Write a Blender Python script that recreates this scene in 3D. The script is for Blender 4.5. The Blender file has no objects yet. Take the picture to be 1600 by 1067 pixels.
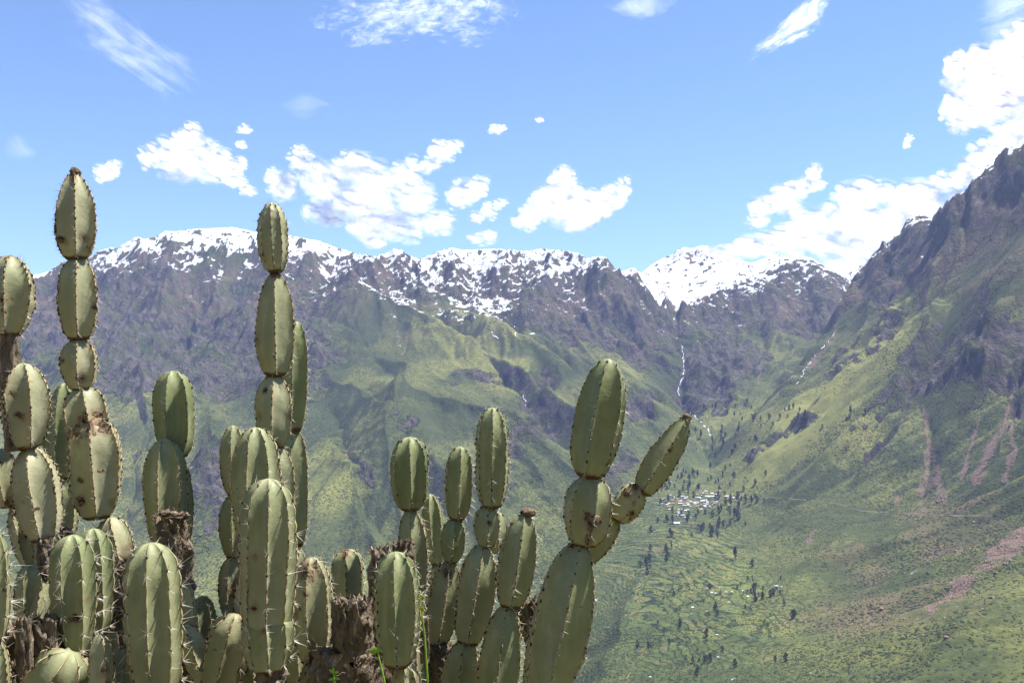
import bpy, bmesh, math, random
import numpy as np
from mathutils import Vector, Matrix, noise as mnoise

random.seed(7)
RS = np.random.RandomState(11)
scene = bpy.context.scene
C = scene.collection

# ------------------------------------------------------------------ camera
W, H = 1600.0, 1067.0
FPX = 1537.0                       # focal length in photograph pixels
PITCH = math.radians(2.5)
cam_data = bpy.data.cameras.new('camera')
cam_data.sensor_width = 36.0
cam_data.lens = 36.0 * FPX / W
cam_data.clip_start = 0.05
cam_data.clip_end = 90000.0
cam = bpy.data.objects.new('camera', cam_data)
C.objects.link(cam)
cam.location = (0.0, 0.0, 0.0)
cam.rotation_euler = (math.radians(90) + PITCH, 0, 0)
scene.camera = cam
CP, SP = math.cos(PITCH), math.sin(PITCH)

HAZE = 3.1e-5
# ---- light
SUN_EL = math.radians(66.0)
SUN_AZ = math.radians(68.0)         # clockwise from +Y (view direction) towards +X
world = bpy.data.worlds.new("World")
scene.world = world
world.use_nodes = True
wn = world.node_tree
wn.nodes.clear()
sky = wn.nodes.new('ShaderNodeTexSky')
sky.sky_type = 'NISHITA'
sky.sun_disc = False
sky.sun_elevation = SUN_EL
sky.sun_rotation = SUN_AZ
sky.altitude = 3000.0
sky.air_density = 1.0
sky.dust_density = 0.1
sky.ozone_density = 5.0
bg = wn.nodes.new('ShaderNodeBackground')
bg.inputs['Strength'].default_value = 0.108
wo = wn.nodes.new('ShaderNodeOutputWorld')
wn.links.new(sky.outputs[0], bg.inputs['Color'])
wn.links.new(bg.outputs[0], wo.inputs['Surface'])

sl = bpy.data.lights.new('sun', 'SUN')
sl.energy = 5.0
sl.angle = math.radians(0.53)
sl.color = (1.0, 0.96, 0.89)
sun = bpy.data.objects.new('sun', sl)
C.objects.link(sun)
sdir = Vector((math.sin(SUN_AZ) * math.cos(SUN_EL), math.cos(SUN_AZ) * math.cos(SUN_EL), math.sin(SUN_EL)))
sun.location = sdir * 50
sun.rotation_euler = sdir.to_track_quat('Z', 'Y').to_euler()

vs_ = scene.view_settings
vs_.view_transform = 'Standard'
vs_.look = 'None'
vs_.exposure = 1.20
vs_.gamma = 1.0
vs_.use_curve_mapping = False
cy = scene.cycles
cy.max_bounces = 6
cy.diffuse_bounces = 3
cy.volume_bounces = 0
cy.transparent_max_bounces = 64
cy.caustics_reflective = False
cy.caustics_refractive = False
cy.use_adaptive_sampling = True
cy.adaptive_threshold = 0.02

# ------------------------------------------------------------------ helpers
def ray(u, v):
    """unit-depth ray of photograph pixel (u, v): x, y(=depth along ground), z per metre of y"""
    a = (u - W / 2) / FPX
    b = (H / 2 - v) / FPX
    y = CP - b * SP
    z = SP + b * CP
    return a / y, z / y

def P(u, v, D):
    a, t = ray(u, v)
    return (a * D, D, t * D)

def uv_of(x, y, z):
    d = y * CP + z * SP
    up = -y * SP + z * CP
    d = np.maximum(d, 1e-3)
    return W / 2 + FPX * x / d, H / 2 - FPX * up / d

def tag(o, label=None, cat=None, group=None, kind=None):
    if label: o['label'] = label
    if cat: o['category'] = cat
    if group: o['group'] = group
    if kind: o['kind'] = kind
    return o

def link(name, me, parent=None, loc=None):
    o = bpy.data.objects.new(name, me)
    C.objects.link(o)
    if parent is not None: o.parent = parent
    if loc is not None: o.location = loc
    return o

def mesh_np(name, verts, faces, mats=(), smooth=True, matidx=None):
    """verts (n,3); faces (m,k) int array (uniform) -> mesh"""
    verts = np.asarray(verts, dtype=np.float32)
    faces = np.asarray(faces, dtype=np.int32)
    me = bpy.data.meshes.new(name)
    m, k = faces.shape
    me.vertices.add(len(verts))
    me.vertices.foreach_set('co', verts.ravel())
    me.loops.add(m * k)
    me.loops.foreach_set('vertex_index', faces.ravel())
    me.polygons.add(m)
    me.polygons.foreach_set('loop_start', np.arange(0, m * k, k, dtype=np.int32))
    me.polygons.foreach_set('loop_total', np.full(m, k, dtype=np.int32))
    me.polygons.foreach_set('use_smooth', np.full(m, bool(smooth)))
    for mt in mats: me.materials.append(mt)
    if matidx is not None:
        me.polygons.foreach_set('material_index', np.asarray(matidx, dtype=np.int32))
    me.update(calc_edges=True)
    return me

def attr(me, name, vals):
    a = me.attributes.new(name, 'FLOAT', 'POINT')
    a.data.foreach_set('value', np.asarray(vals, dtype=np.float32).ravel())

# ---- numpy noise
def _hash(ix, iy, seed):
    n = (ix.astype(np.int64) * 374761393 + iy.astype(np.int64) * 668265263 + seed * 974711) & 0xffffffff
    n = ((n ^ (n >> 13)) * 1274126177) & 0xffffffff
    n = ((n ^ (n >> 15)) * 2246822519) & 0xffffffff
    return n ^ (n >> 16)

def gnoise(x, y, seed=0):
    ix = np.floor(x); iy = np.floor(y)
    fx = x - ix; fy = y - iy
    ix = ix.astype(np.int64); iy = iy.astype(np.int64)
    ux = fx * fx * fx * (fx * (fx * 6 - 15) + 10)
    uy = fy * fy * fy * (fy * (fy * 6 - 15) + 10)
    r = []
    for dx, dy in ((0, 0), (1, 0), (0, 1), (1, 1)):
        h = _hash(ix + dx, iy + dy, seed)
        gx = (h & 0xffff) / 32768.0 - 1.0
        gy = ((h >> 16) & 0xffff) / 32768.0 - 1.0
        r.append(gx * (fx - dx) + gy * (fy - dy))
    a = r[0] + ux * (r[1] - r[0]); b = r[2] + ux * (r[3] - r[2])
    return (a + uy * (b - a)) * 1.4

def fbm(x, y, octv=4, seed=0, gain=0.5):
    s = 0; a = 1.0
    for i in range(octv):
        s = s + a * gnoise(x + 17.3 * i, y - 9.1 * i, seed + i)
        x = x * 2.03; y = y * 2.03; a *= gain
    return s

def ridged(x, y, octv=5, seed=0, gain=0.55):
    s = 0; a = 1.0; w = 1.0
    for i in range(octv):
        n = 1.0 - np.abs(gnoise(x + 31.7 * i, y + 11.9 * i, seed + i)) * 1.6
        n = np.clip(n, 0, 1) ** 2 * w
        w = np.clip(n * 1.6, 0, 1)
        s = s + a * n
        x = x * 2.07; y = y * 2.07; a *= gain
    return s

def sstep(a, b, x):
    t = np.clip((x - a) / (b - a), 0, 1)
    return t * t * (3 - 2 * t)
# ------------------------------------------------------------------ terrain shape
# ridges, spurs and streams of the canyon: (pixel u, pixel v, ground distance in m), traced and given real distances
LINES = [
 # main skyline ridge of the left massif
 [(-300,480,7700),(0,440,7500),(60,430,7500),(140,408,7400),(200,377,7400),(255,361,7300),(350,356,7400),(400,361,7400),(480,373,7500),(530,385,7600),(575,401,7700),(600,395,7500),(622,390,7300),(655,404,7500),(700,391,7700),(760,390,7700),(830,392,7600),(880,391,7500),(940,403,7300),(965,418,7200),(990,430,7100),(1010,455,7000),(1040,487,6950)],
 # skirts under it
 [(0,480,7000),(100,470,6950),(200,440,6950),(300,430,6950),(400,440,6950),(500,450,6950),(600,460,6900),(700,465,6900),(800,470,6900)],
 [(-200,620,5600),(0,560,6000),(120,540,6100),(220,540,6100),(330,540,6100),(420,530,6100)],
 [(0,650,5200),(150,650,5100),(300,660,5000),(400,650,5000),(480,600,5300)],
 # cliff foot right of the snow peaks
 [(850,470,6950),(900,490,6800),(950,505,6700),(1010,520,6700)],
 [(880,430,7150),(900,425,7150),(940,440,7050)],
 [(860,530,6350),(930,545,6300),(1000,570,6100)],
 # green spurs running down to the right
 [(455,400,7350),(532,444,6850),(613,488,6450),(723,550,5850),(820,610,5350),(900,675,4900),(960,735,4550)],
 [(700,488,6350),(760,520,6100),(815,560,5750),(880,600,5450),(960,640,5200),(1030,680,5000)],
 [(845,492,6500),(850,540,6150),(900,585,5750),(970,610,5600),(1030,640,5400)],
 # gully between them
 [(655,500,6450),(709,542,6050),(760,582,5650),(818,622,5200),(862,680,4800),(900,725,4550)],
 [(760,480,6650),(830,555,6000),(900,620,5450),(990,675,5000)],
 # lower big slope
 [(627,605,5000),(700,645,4750),(816,690,4450),(900,760,4150),(930,800,3950)],
 [(627,606,5000),(615,680,4450),(602,743,4050),(640,850,3500),(690,930,3150)],
 [(530,620,5050),(500,760,4000),(470,900,3300)],
 [(700,700,4300),(760,800,3750),(820,880,3400)],
 [(300,800,3900),(330,950,3100),(400,1067,2500)],
 [(0,800,4000),(100,950,3100),(0,1067,2500)],
 [(200,720,4500),(230,850,3700),(200,980,2900)],
 # river / stream floor
 [(1046,494,7050),(1058,530,6650),(1066,560,6400),(1060,620,5850),(1080,660,5500),(1102,695,5200),(1115,730,4850),(1030,800,4150),(970,870,3550),(925,950,3000),(885,1040,2600),(850,1120,2300)],
 # left bank bluff above the lower river
 [(760,960,2900),(800,1060,2450)],
 # valley terraces with the village
 [(1120,760,4450),(1090,785,4250),(1080,830,3850),(1090,900,3100),(1100,960,2650),(1110,1030,2230),(1110,1067,2080),(1110,1120,1850)],
 [(1000,900,3300),(980,960,2830),(950,1050,2350)],
 [(1010,940,2950),(1000,1010,2500),(990,1067,2270)],
 # middle mountain ridge
 [(1046,490,7100),(1070,480,7250),(1100,466,7350),(1150,441,7500),(1200,419,7700),(1240,410,7750),(1268,402,7800),(1300,418,7600),(1335,441,7300),(1400,470,7200)],
 [(1100,555,6550),(1130,560,6450),(1130,610,6000),(1150,640,5600)],
 [(1120,520,6850),(1190,510,6850),(1240,500,6900),(1290,500,6900)],
 [(1190,560,6450),(1180,600,6050),(1180,640,5500)],
 [(1225,515,6750),(1240,560,6350),(1215,620,5750)],
 # stream right of it
 [(1310,480,6900),(1305,520,6600),(1265,570,6150),(1240,603,5850),(1190,650,5350),(1140,690,5050)],
 # far snow ridge
 [(900,450,9900),(980,424,9800),(1020,411,9700),(1050,398,9600),(1070,388,9500),(1100,384,9500),(1130,396,9500),(1170,408,9500),(1200,402,9500),(1222,397,9500),(1260,405,9500),(1330,432,9300),(1350,415,9200),(1380,386,9100),(1450,340,9000)],
 [(1000,470,8500),(1045,478,8300),(1100,462,8500),(1200,440,8700)],
 # right mountain skyline
 [(1335,441,6300),(1350,420,6150),(1372,397,6000),(1395,374,5900),(1425,341,5800),(1450,336,5700),(1480,313,5500),(1520,287,5300),(1545,270,5200),(1553,250,5150),(1580,229,5000),(1600,228,4900),(1700,175,4600),(1900,100,4200)],
 # its spur to the left
 [(1335,441,6300),(1322,480,5950),(1310,520,5650),(1275,570,5350),(1225,620,5100),(1165,668,4950)],
 [(1372,460,5700),(1360,520,5350),(1320,570,5150),(1270,620,4950),(1200,680,4700)],
 [(1440,400,5450),(1420,470,5150),(1380,540,4900),(1320,610,4650),(1250,680,4500),(1180,735,4350)],
 [(1530,330,5000),(1500,420,4800),(1460,510,4600),(1410,600,4300),(1330,690,4100),(1250,760,3950),(1180,800,3950)],
 [(1600,330,4650),(1590,430,4300),(1540,520,4100)],
 [(1700,320,4350),(1700,520,3800),(1700,700,3000),(1750,900,2100)],
 [(1490,560,4200),(1510,580,4050),(1560,600,3850),(1600,620,3700)],
 [(1440,650,4000),(1500,670,3800),(1570,690,3450)],
 [(1360,740,3850),(1420,780,3450),(1500,790,3150),(1600,790,2750)],
 [(1200,830,3650),(1300,840,3250),(1400,850,2950),(1500,860,2650),(1600,880,2300)],
 [(1200,900,3050),(1300,930,2700),(1400,950,2350),(1500,970,2050),(1620,960,1900)],
 [(1200,1000,2400),(1300,1030,2100),(1400,1067,1820),(1500,1067,1680),(1620,1067,1520)],
 [(1250,1120,1800),(1450,1160,1500),(1700,1200,1250)],
]
CP3 = []
for ln in LINES:
    pts = [np.array(P(*q)) for q in ln]
    CP3.append(pts[0])
    for a_, b_ in zip(pts[:-1], pts[1:]):
        n_ = max(1, int(np.linalg.norm(b_ - a_) / 170))
        for k in range(1, n_ + 1):
            CP3.append(a_ + (b_ - a_) * k / n_)
# unseen country: backs of the ridges, sides, and the hillside the camera stands on
for q in [(-3500,8800,650),(-1500,8800,650),(0,8900,500),(-2600,9800,500),(-5000,7000,900),(-5200,5000,500),(-5000,3000,200),(-3000,3500,-350),
          (-3600,1800,-300),(-2400,2400,-560),(-1200,2500,-760),(-700,2000,-800),(-200,2000,-760),(-1500,1700,-820),(-2600,1300,-850),(300,1700,-680),
          (-1200,1100,-560),(-400,1000,-520),(400,1000,-480),(900,1000,-420),(1500,900,-250),(2200,1200,-60),(3000,2200,500),(4200,3500,1000),
          (0,600,-330),(0,350,-190),(-500,500,-290),(500,500,-250),(-900,300,-200),(900,300,-120),(0,150,-80),(-200,100,-55),(200,100,-50),
          (-600,-300,150),(0,-400,210),(600,-300,190),(0,-1500,800),(-2500,-1500,700),(2500,-1500,800),(0,-5000,1300),(-6000,-3000,1000),(6000,-3000,1200),
          (6500,6500,1400),(4500,8000,1200),(2500,10500,700),(0,11500,600),(-4000,11500,500),(4500,11500,600),(0,14000,400),(-6000,14000,300),(7000,14000,400),
          (2300,5200,1000),(3200,5600,1100),(2600,6600,800),(3300,8200,800),(1200,8500,780)]:
    CP3.append(np.array(q, float))
CP3 = np.array(CP3)
keep = []
for i, p_ in enumerate(CP3):                     # drop near-duplicates
    if all(np.hypot(*(p_[:2] - CP3[j, :2])) > 60 for j in keep): keep.append(i)
CP3 = CP3[keep]
S_ = 1000.0
def kern(d): return d
D_ = np.hypot(CP3[:, None, 0] - CP3[None, :, 0], CP3[:, None, 1] - CP3[None, :, 1]) / S_
A_ = np.ones((len(CP3) + 3,) * 2); A_[:-3, :-3] = kern(D_) + np.eye(len(CP3)) * -0.02
A_[:-3, -2:] = CP3[:, :2] / S_; A_[-2:, :-3] = CP3[:, :2].T / S_; A_[-3:, -3:] = 0
rhs = np.concatenate([CP3[:, 2], [0, 0, 0]])
wts = np.linalg.solve(A_, rhs)
GX0, GX1, GY0, GY1, GS = -7000.0, 7000.0, -1600.0, 12400.0, 40.0
gxs = np.arange(GX0, GX1 + 1, GS); gys = np.arange(GY0, GY1 + 1, GS)
gX, gY = np.meshgrid(gxs, gys)
gZ = np.zeros(gX.shape)
for i in range(len(CP3)):
    gZ += wts[i] * np.hypot(gX - CP3[i, 0], gY - CP3[i, 1]) / S_
gZ += wts[-3] + wts[-2] * gX / S_ + wts[-1] * gY / S_
gdy, gdx = np.gradient(gZ, GS)

def bil(grid, x, y):
    fx = np.clip((x - GX0) / GS, 0, grid.shape[1] - 1.001); fy = np.clip((y - GY0) / GS, 0, grid.shape[0] - 1.001)
    ix = fx.astype(int); iy = fy.astype(int); fx = fx - ix; fy = fy - iy
    return (grid[iy, ix] * (1 - fx) + grid[iy, ix + 1] * fx) * (1 - fy) + (grid[iy + 1, ix] * (1 - fx) + grid[iy + 1, ix + 1] * fx) * fy

# sheet: rings of growing radius about the viewpoint's hillside, dense where the far slopes are seen
NF = 1000
tfine = np.linspace(-0.60, 0.60, NF)
th = np.concatenate([np.linspace(-math.pi, -math.atan(0.6), 45)[:-1], np.arctan(tfine), np.linspace(math.atan(0.6), math.pi, 45)[1:-1]])
NT = len(th)
rad = np.concatenate([np.geomspace(0.4, 1250, 90)[:-1], 1250 + 8900 * np.linspace(0, 1, 900) ** 1.2, np.geomspace(10250, 12600, 6)])
NR = len(rad)
TH, RR = np.meshgrid(th, rad)
X = np.sin(TH) * RR; Y = np.cos(TH) * RR
Zb = bil(gZ, X, Y)
Zb = np.minimum(Zb, 1900)
GXX = bil(gdx, X, Y); GYY = bil(gdy, X, Y)

U0, V0 = uv_of(X, Y, Zb)
WU = 26 * fbm(X / 330, Y / 330, 5, 81, 0.6) ; WV = 18 * fbm(X / 300, Y / 300, 5, 86, 0.6)
def ell(u0, v0, ru, rv, ang=0.0, w=1.0):
    c, s = math.cos(math.radians(ang)), math.sin(math.radians(ang))
    du = U0 - u0 + WU; dv = V0 - v0 + WV
    a = (du * c + dv * s) / ru; b = (-du * s + dv * c) / rv
    return w * np.exp(-(a * a + b * b) ** 1.5)
front = (np.abs(TH) < 0.9)
ROCK_SHADEZ = [(170,485,300,72,0,1.0),(420,530,110,80,20,.9),(260,590,120,55,0,.8),(120,600,120,60,0,.45),(720,440,330,40,3,1.0),(860,430,120,70,0,.9),(910,500,110,50,0,.9),(1010,520,70,60,0,.8),  # crag zones; second ellipse is dark rock painted in for a cloud shadow
 (1125,590,75,55,-40,1.0),(1180,470,160,50,-10,.8),(1240,497,80,22,0,1.0),(1385,420,75,75,-30,1.0),(1480,345,120,36,-38,.9),(1570,290,60,38,-20,.9),
 (1540,570,90,55,0,1.0),(1600,600,28,90,0,.8),(1400,530,45,25,-45,.8),(1320,585,30,16,-45,.6),(1375,705,45,12,-50,.6),(1235,692,55,8,-15,.6),(1185,715,30,9,-30,.65),
 (730,597,45,10,10,.7),(850,640,40,20,45,.6),(800,740,30,60,-15,.5),(1000,640,25,40,60,.65),(950,760,30,50,30,.6),(330,770,50,70,30,.6),(560,730,60,10,50,.5),(650,680,20,8,0,.55),(1450,590,60,30,-40,.6),(1560,450,60,25,-40,.5)]
rockz = np.zeros_like(Zb)
for e in ROCK_SHADEZ: rockz = np.maximum(rockz, ell(*e))
rockz = rockz * front * (1 - .8 * ell(1510, 465, 120, 60, -38)) * (1 - .6 * ell(1600, 400, 70, 60, 0))
farrock = sstep(7900, 8300, RR)
rockz = np.maximum(rockz, farrock * .35)

# valley floor / gentle ground gets little relief
flat = np.clip(ell(1060, 800, 150, 110, -60, 1) + ell(1080, 960, 170, 130, 0, 1), 0, 1) * front
smooth_near = sstep(15, 700, RR)
rough = smooth_near * (1 - 0.75 * flat)

# rain-cut gullies that follow the fall of the slope, each octave branching off the last
def erode(X, Y, gx, gy, amp0, seed, wl0, octv):
    dz = np.zeros_like(X)
    gx = gx.copy(); gy = gy.copy()
    f = 1.0 / wl0; amp = amp0
    for o in range(octv):
        sl_ = np.hypot(gx, gy) + 1e-6
        sx = -gy / sl_; sy = gx / sl_                # across the slope
        px = X * f; py = Y * f
        ix = np.floor(px); iy = np.floor(py)
        acc = np.zeros_like(X); accs = np.zeros_like(X); wsum = np.zeros_like(X)
        for dx in (-1, 0, 1):
            for dy in (-1, 0, 1):
                h = _hash((ix + dx).astype(np.int64), (iy + dy).astype(np.int64), seed + 13 * o)
                jx = (h & 0xffff) / 65536.0; jy = ((h >> 16) & 0xffff) / 65536.0
                ex = px - (ix + dx + jx); ey = py - (iy + dy + jy)
                w = np.exp(-2.2 * (ex * ex + ey * ey))
                ph = (ex * sx + ey * sy) * 2 * math.pi
                acc += w * np.cos(ph); accs += w * np.sin(ph); wsum += w
        acc /= wsum; accs /= wsum
        k = sstep(0.08, 0.5, sl_)
        dz += amp * k * acc
        g = -accs * amp * k * 2 * math.pi * f
        gx += g * sx; gy += g * sy
        f *= 1.9; amp = amp * 0.53
    return dz, gx, gy
ampscale = sstep(800, 3200, RR) * 0.75 + 0.25
dz, gx1, gy1 = erode(X, Y, GXX, GYY, 1.0, 5, 620.0, 5)
gul = dz
relief = (40 + 42 * rockz) * ampscale * rough * (1 - .6 * farrock)
Z = Zb + dz * relief
# sharp spur crests and the gullies between them
def line_relief(line, h, w):
    global Z
    pts = [np.array(P(*q))[:2] for q in line]
    i0 = np.searchsorted(rad, min(np.hypot(*p) for p in pts) - 4 * w); i1 = np.searchsorted(rad, max(np.hypot(*p) for p in pts) + 4 * w)
    sl = slice(max(i0, 0), i1)
    xx = X[sl] + JX[sl]; yy = Y[sl] + JY[sl]
    best = np.full(xx.shape, 1e9); tt = np.zeros(xx.shape); n = len(pts) - 1
    for k in range(n):
        a = pts[k]; e = pts[k + 1] - a; L = e @ e
        t = np.clip(((xx - a[0]) * e[0] + (yy - a[1]) * e[1]) / L, 0, 1)
        d = np.hypot(xx - a[0] - t * e[0], yy - a[1] - t * e[1])
        m = d < best; best[m] = d[m]; tt[m] = ((k + t) / n)[m]
    Z[sl] += h * np.exp(-best / w) * np.sin(np.pi * np.clip(tt * 0.86 + 0.07, 0, 1)) ** 0.6
JX = 45 * fbm(X / 400, Y / 400, 4, 151); JY = 45 * fbm(X / 400, Y / 400, 4, 156)
CREST = [
 ([(455,410,7300),(532,446,6850),(613,490,6450),(723,553,5850),(820,612,5350),(900,678,4900),(960,738,4550)], 95, 130),
 ([(700,488,6350),(760,518,6100),(815,562,5750),(880,600,5450),(960,640,5200),(1030,680,5000)], 80, 110),
 ([(845,490,6500),(850,540,6150),(900,585,5750),(970,612,5600),(1030,642,5400)], 60, 110),
 ([(627,606,5000),(700,645,4750),(816,692,4450),(900,762,4150),(940,800,3950)], 75, 100),
 ([(627,606,5000),(612,680,4450),(602,743,4050),(640,850,3500),(690,930,3150)], 60, 90),
 ([(520,520,6100),(600,570,5600),(660,600,5300)], 35, 90), ([(480,560,5700),(560,640,5000),(640,720,4400),(720,800,3850)], 40, 80),
 ([(500,700,4500),(560,800,3800),(600,900,3250)], 40, 80), ([(320,640,5200),(350,720,4500),(330,820,3800)], 60, 120),
 ([(700,700,4300),(760,800,3750),(820,880,3400)], 45, 70), ([(780,690,4500),(850,770,4000),(900,840,3700)], 40, 70),
 ([(200,560,5900),(230,640,5200),(210,740,4400)], 70, 120), ([(80,560,6000),(100,640,5200)], 60, 120), ([(400,470,6700),(420,560,5900),(390,640,5200)], 70, 120),
 ([(270,400,7150),(262,460,6800),(250,530,6200)], 80, 90), ([(330,420,7000),(340,480,6600)], 60, 80), ([(150,420,7250),(190,480,6800)], 40, 90),
 ([(620,395,7250),(640,440,7000),(660,480,6700)], 70, 80), ([(700,420,7350),(720,470,6800)], 50, 80), ([(560,420,7400),(590,470,6800)], 55, 80), ([(780,410,7300),(790,470,6800)], 50, 80),
 ([(880,405,7250),(860,450,6950),(820,500,6600)], 90, 90), ([(905,460,6850),(930,520,6500)], 60, 60), ([(960,470,6850),(990,520,6600)], 70, 60), ([(1000,450,6950),(1025,510,6700)], 40, 60),
 ([(1130,500,6850),(1125,560,6500),(1140,620,5950),(1150,650,5550)], 90, 130), ([(1090,540,6600),(1100,600,6100)], 50, 70), ([(1175,550,6500),(1165,600,6100)], 45, 70),
 ([(1225,515,6700),(1240,560,6350),(1215,620,5750)], 70, 110),
 ([(1335,445,6250),(1322,480,5950),(1305,520,5650),(1272,570,5350),(1222,620,5100),(1165,668,4950)], 60, 110),
 ([(1372,462,5700),(1355,520,5350),(1320,570,5150),(1270,620,4950),(1200,680,4700)], 50, 70),
 ([(1440,402,5450),(1420,470,5150),(1380,540,4900),(1320,610,4650),(1250,680,4500),(1180,737,4350)], 80, 110),
 ([(1480,440,5050),(1430,540,4650),(1370,620,4400),(1300,690,4200)], 45, 70),
 ([(1530,332,5000),(1500,420,4800),(1460,510,4600),(1410,600,4300),(1330,690,4100),(1250,762,3950)], 85, 110),
 ([(1470,600,4100),(1400,680,3950),(1340,760,3750)], 45, 70), ([(1560,520,4150),(1530,620,3850),(1470,710,3650)], 55, 70),
 ([(1600,560,3900),(1580,660,3550),(1540,740,3250)], 45, 60), ([(1600,400,4400),(1560,450,4350),(1540,500,4250)], 60, 90),
 ([(1350,800,3400),(1280,860,3050),(1220,930,2700)], 25, 90), ([(1600,960,1950),(1500,1010,1880),(1400,1080,1780)], 28, 110),
 ([(1000,905,3250),(975,960,2830),(945,1050,2350)], 30, 70),
]
GULLY = [
 ([(655,500,6450),(709,544,6050),(760,584,5650),(818,624,5200),(862,682,4800),(900,727,4550)], 70, 70),
 ([(760,480,6650),(830,558,6000),(900,622,5450),(990,677,5000)], 55, 70),
 ([(1046,496,7050),(1058,530,6650),(1066,560,6400),(1060,620,5850),(1080,662,5500),(1102,697,5200),(1115,732,4850)], 60, 70),
 ([(560,620,5150),(590,650,4850),(640,720,4350),(680,800,3850),(740,900,3350)], 45, 60), ([(520,650,4900),(545,740,4150),(600,850,3500)], 45, 70),
 ([(215,620,5400),(225,700,4700),(190,800,3900)], 60, 70), ([(470,470,6750),(560,550,6000),(640,640,5100)], 35, 60),
 ([(1310,480,6900),(1305,520,6600),(1265,570,6150),(1240,603,5850),(1190,650,5350)], 60, 80),
 ([(1190,520,6800),(1190,560,6450),(1180,600,6050)], 30, 80), ([(300,440,6900),(300,520,6350),(290,600,5650)], 60, 90), ([(370,430,6950),(375,500,6500)], 60, 80),
 ([(1400,480,5250),(1350,560,4950),(1280,640,4700),(1200,710,4500)], 55, 70), ([(1500,500,4550),(1440,590,4300),(1370,680,4050),(1290,760,3800)], 55, 80),
 ([(1443,640,4150),(1448,710,3750),(1450,770,3450)], 30, 50), ([(1592,590,3850),(1575,660,3550),(1545,720,3300)], 35, 50), ([(940,745,4350),(980,800,4000)], 30, 60),
]
for ln, h_, w_ in CREST: line_relief(ln, h_ * 1.45, w_)
for ln, h_, w_ in GULLY: line_relief(ln, -h_ * 1.3, w_)
# crags
wx = X + 60 * gnoise(X / 160, Y / 160, 91); wy = Y + 60 * gnoise(X / 160, Y / 160, 92)
rg = ridged(wx / 560, wy / 560, 6, 21)
rk = np.clip(rockz * 1.25 + 0.55 * fbm(X / 260, Y / 260, 5, 55, .6) * sstep(0.02, .3, rockz), 0, 1)
Z += (rg - 0.9) * 62 * rk ** 1.5 * rough * (1 - .6 * farrock)
st = (rg * 5 + fbm(X / 200, Y / 200, 3, 8))                                  # ledges
Z += rk * rough * 10 * (np.abs((st % 1.0) - 0.5) * 2 - 0.5)
Z += fbm(X / 900, Y / 900, 4, 31) * 40 * rough * (1 - rk) * ampscale
Z += fbm(X / 45, Y / 45, 3, 41) * 2.6 * rough * ampscale + fbm(X / 120, Y / 120, 3, 47) * 14 * rk * rough + (ridged(wx / 110, wy / 110, 4, 61) - .8) * 13 * rk * rough
# farming terraces: treads and risers
tz = (Z + 5 * fbm(X / 200, Y / 200, 3, 62)) / 4.5
Z -= flat * sstep(1500, 1900, RR) * 3.2 * ((tz % 1.0) - sstep(0.75, 1.0, tz % 1.0))
# hillside under the viewer
zn = -1.62 - 0.10 * np.minimum(Y, 4.6) - 0.85 * np.maximum(Y - 4.6, 0) + 0.04 * fbm(X * 1.3, Y * 1.3, 3, 3)
bl = sstep(25, 110, RR)
Z = zn * (1 - bl) + Z * bl

# bring the ridge lines to their surveyed heights (correction spread about the ridge itself)
def tune(line, rlo, rhi, width, it=3):
    global Z
    us = np.array([q[0] for q in line], float); vs = np.array([q[1] for q in line], float)
    for _ in range(it):
        U, V = uv_of(X, Y, Z)
        j0 = 44; j1 = 44 + NF
        rows = (rad > rlo) & (rad < rhi)
        Vs = V[rows][:, j0:j1]; idx = np.argmin(Vs, axis=0)
        vmin = Vs[idx, np.arange(NF)]
        ucol = W / 2 + FPX * tfine
        tgt = np.interp(ucol, us, vs)
        ok = (ucol > us[0]) & (ucol < us[-1])
        rr = rad[rows][idx]
        dz = (vmin - tgt) * rr * np.cos(th[j0:j1]) / FPX * ok
        k = np.exp(-np.linspace(-2, 2, 13) ** 2); k /= k.sum()
        dz = np.convolve(dz, k, 'same')
        rr = np.convolve(rr, np.ones(15) / 15, 'same'); rr[:8] = rr[8]; rr[-8:] = rr[-9]
        full = np.zeros(NT); full[j0:j1] = dz
        rc = np.full(NT, 1e9); rc[j0:j1] = rr
        Z = Z + full[None, :] * np.exp(-((RR - rc[None, :]) / width) ** 2)
SKY_FAR = [(1000,428),(1020,413),(1040,402),(1052,397),(1060,389),(1072,386),(1080,389),(1092,385),(1105,384),(1112,390),(1125,398),(1150,404),(1175,411),(1195,404),(1215,397),(1225,399),(1240,404),(1262,402),(1290,420),(1330,436),(1345,420),(1362,400),(1380,385),(1400,372)]
SKY_MID = [(1046,490),(1060,484),(1080,476),(1100,463),(1110,462),(1130,452),(1150,441),(1170,433),(1185,430),(1200,420),(1215,412),(1226,405),(1238,404),(1248,403),(1256,401),(1268,403),(1280,410),(1296,419),(1310,427),(1335,441)]
SKY_LEFT = [(-120,460),(0,441),(40,436),(75,430),(140,408),(170,395),(205,378),(240,370),(255,361),(270,362),(300,358),(330,357),(360,355),(385,360),(400,364),(440,366),(480,374),(500,377),(520,386),(545,393),(560,400),(580,402),(592,400),(606,394),(617,388),(628,392),(640,400),(655,406),(668,400),(690,391),(706,387),(722,391),(745,390),(780,389),(800,391),(830,392),(845,388),(862,391),(880,391),(905,396),(918,404),(940,400),(950,403),(962,420),(978,430),(988,426),(994,421),(1000,430),(1012,450),(1028,475),(1040,488)]
SKY_RIGHT = [(1336,441),(1352,432),(1360,415),(1372,398),(1395,376),(1413,360),(1418,345),(1430,338),(1450,336),(1458,344),(1470,330),(1486,318),(1500,307),(1512,300),(1530,280),(1543,275),(1548,252),(1556,262),(1562,248),(1572,235),(1585,227),(1600,226),(1640,205),(1700,180),(1760,160)]
tune(SKY_FAR, 8300, 9900, 400)
tune(SKY_MID, 7050, 8100, 260)
tune(SKY_LEFT, 6700, 7950, 220)
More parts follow.
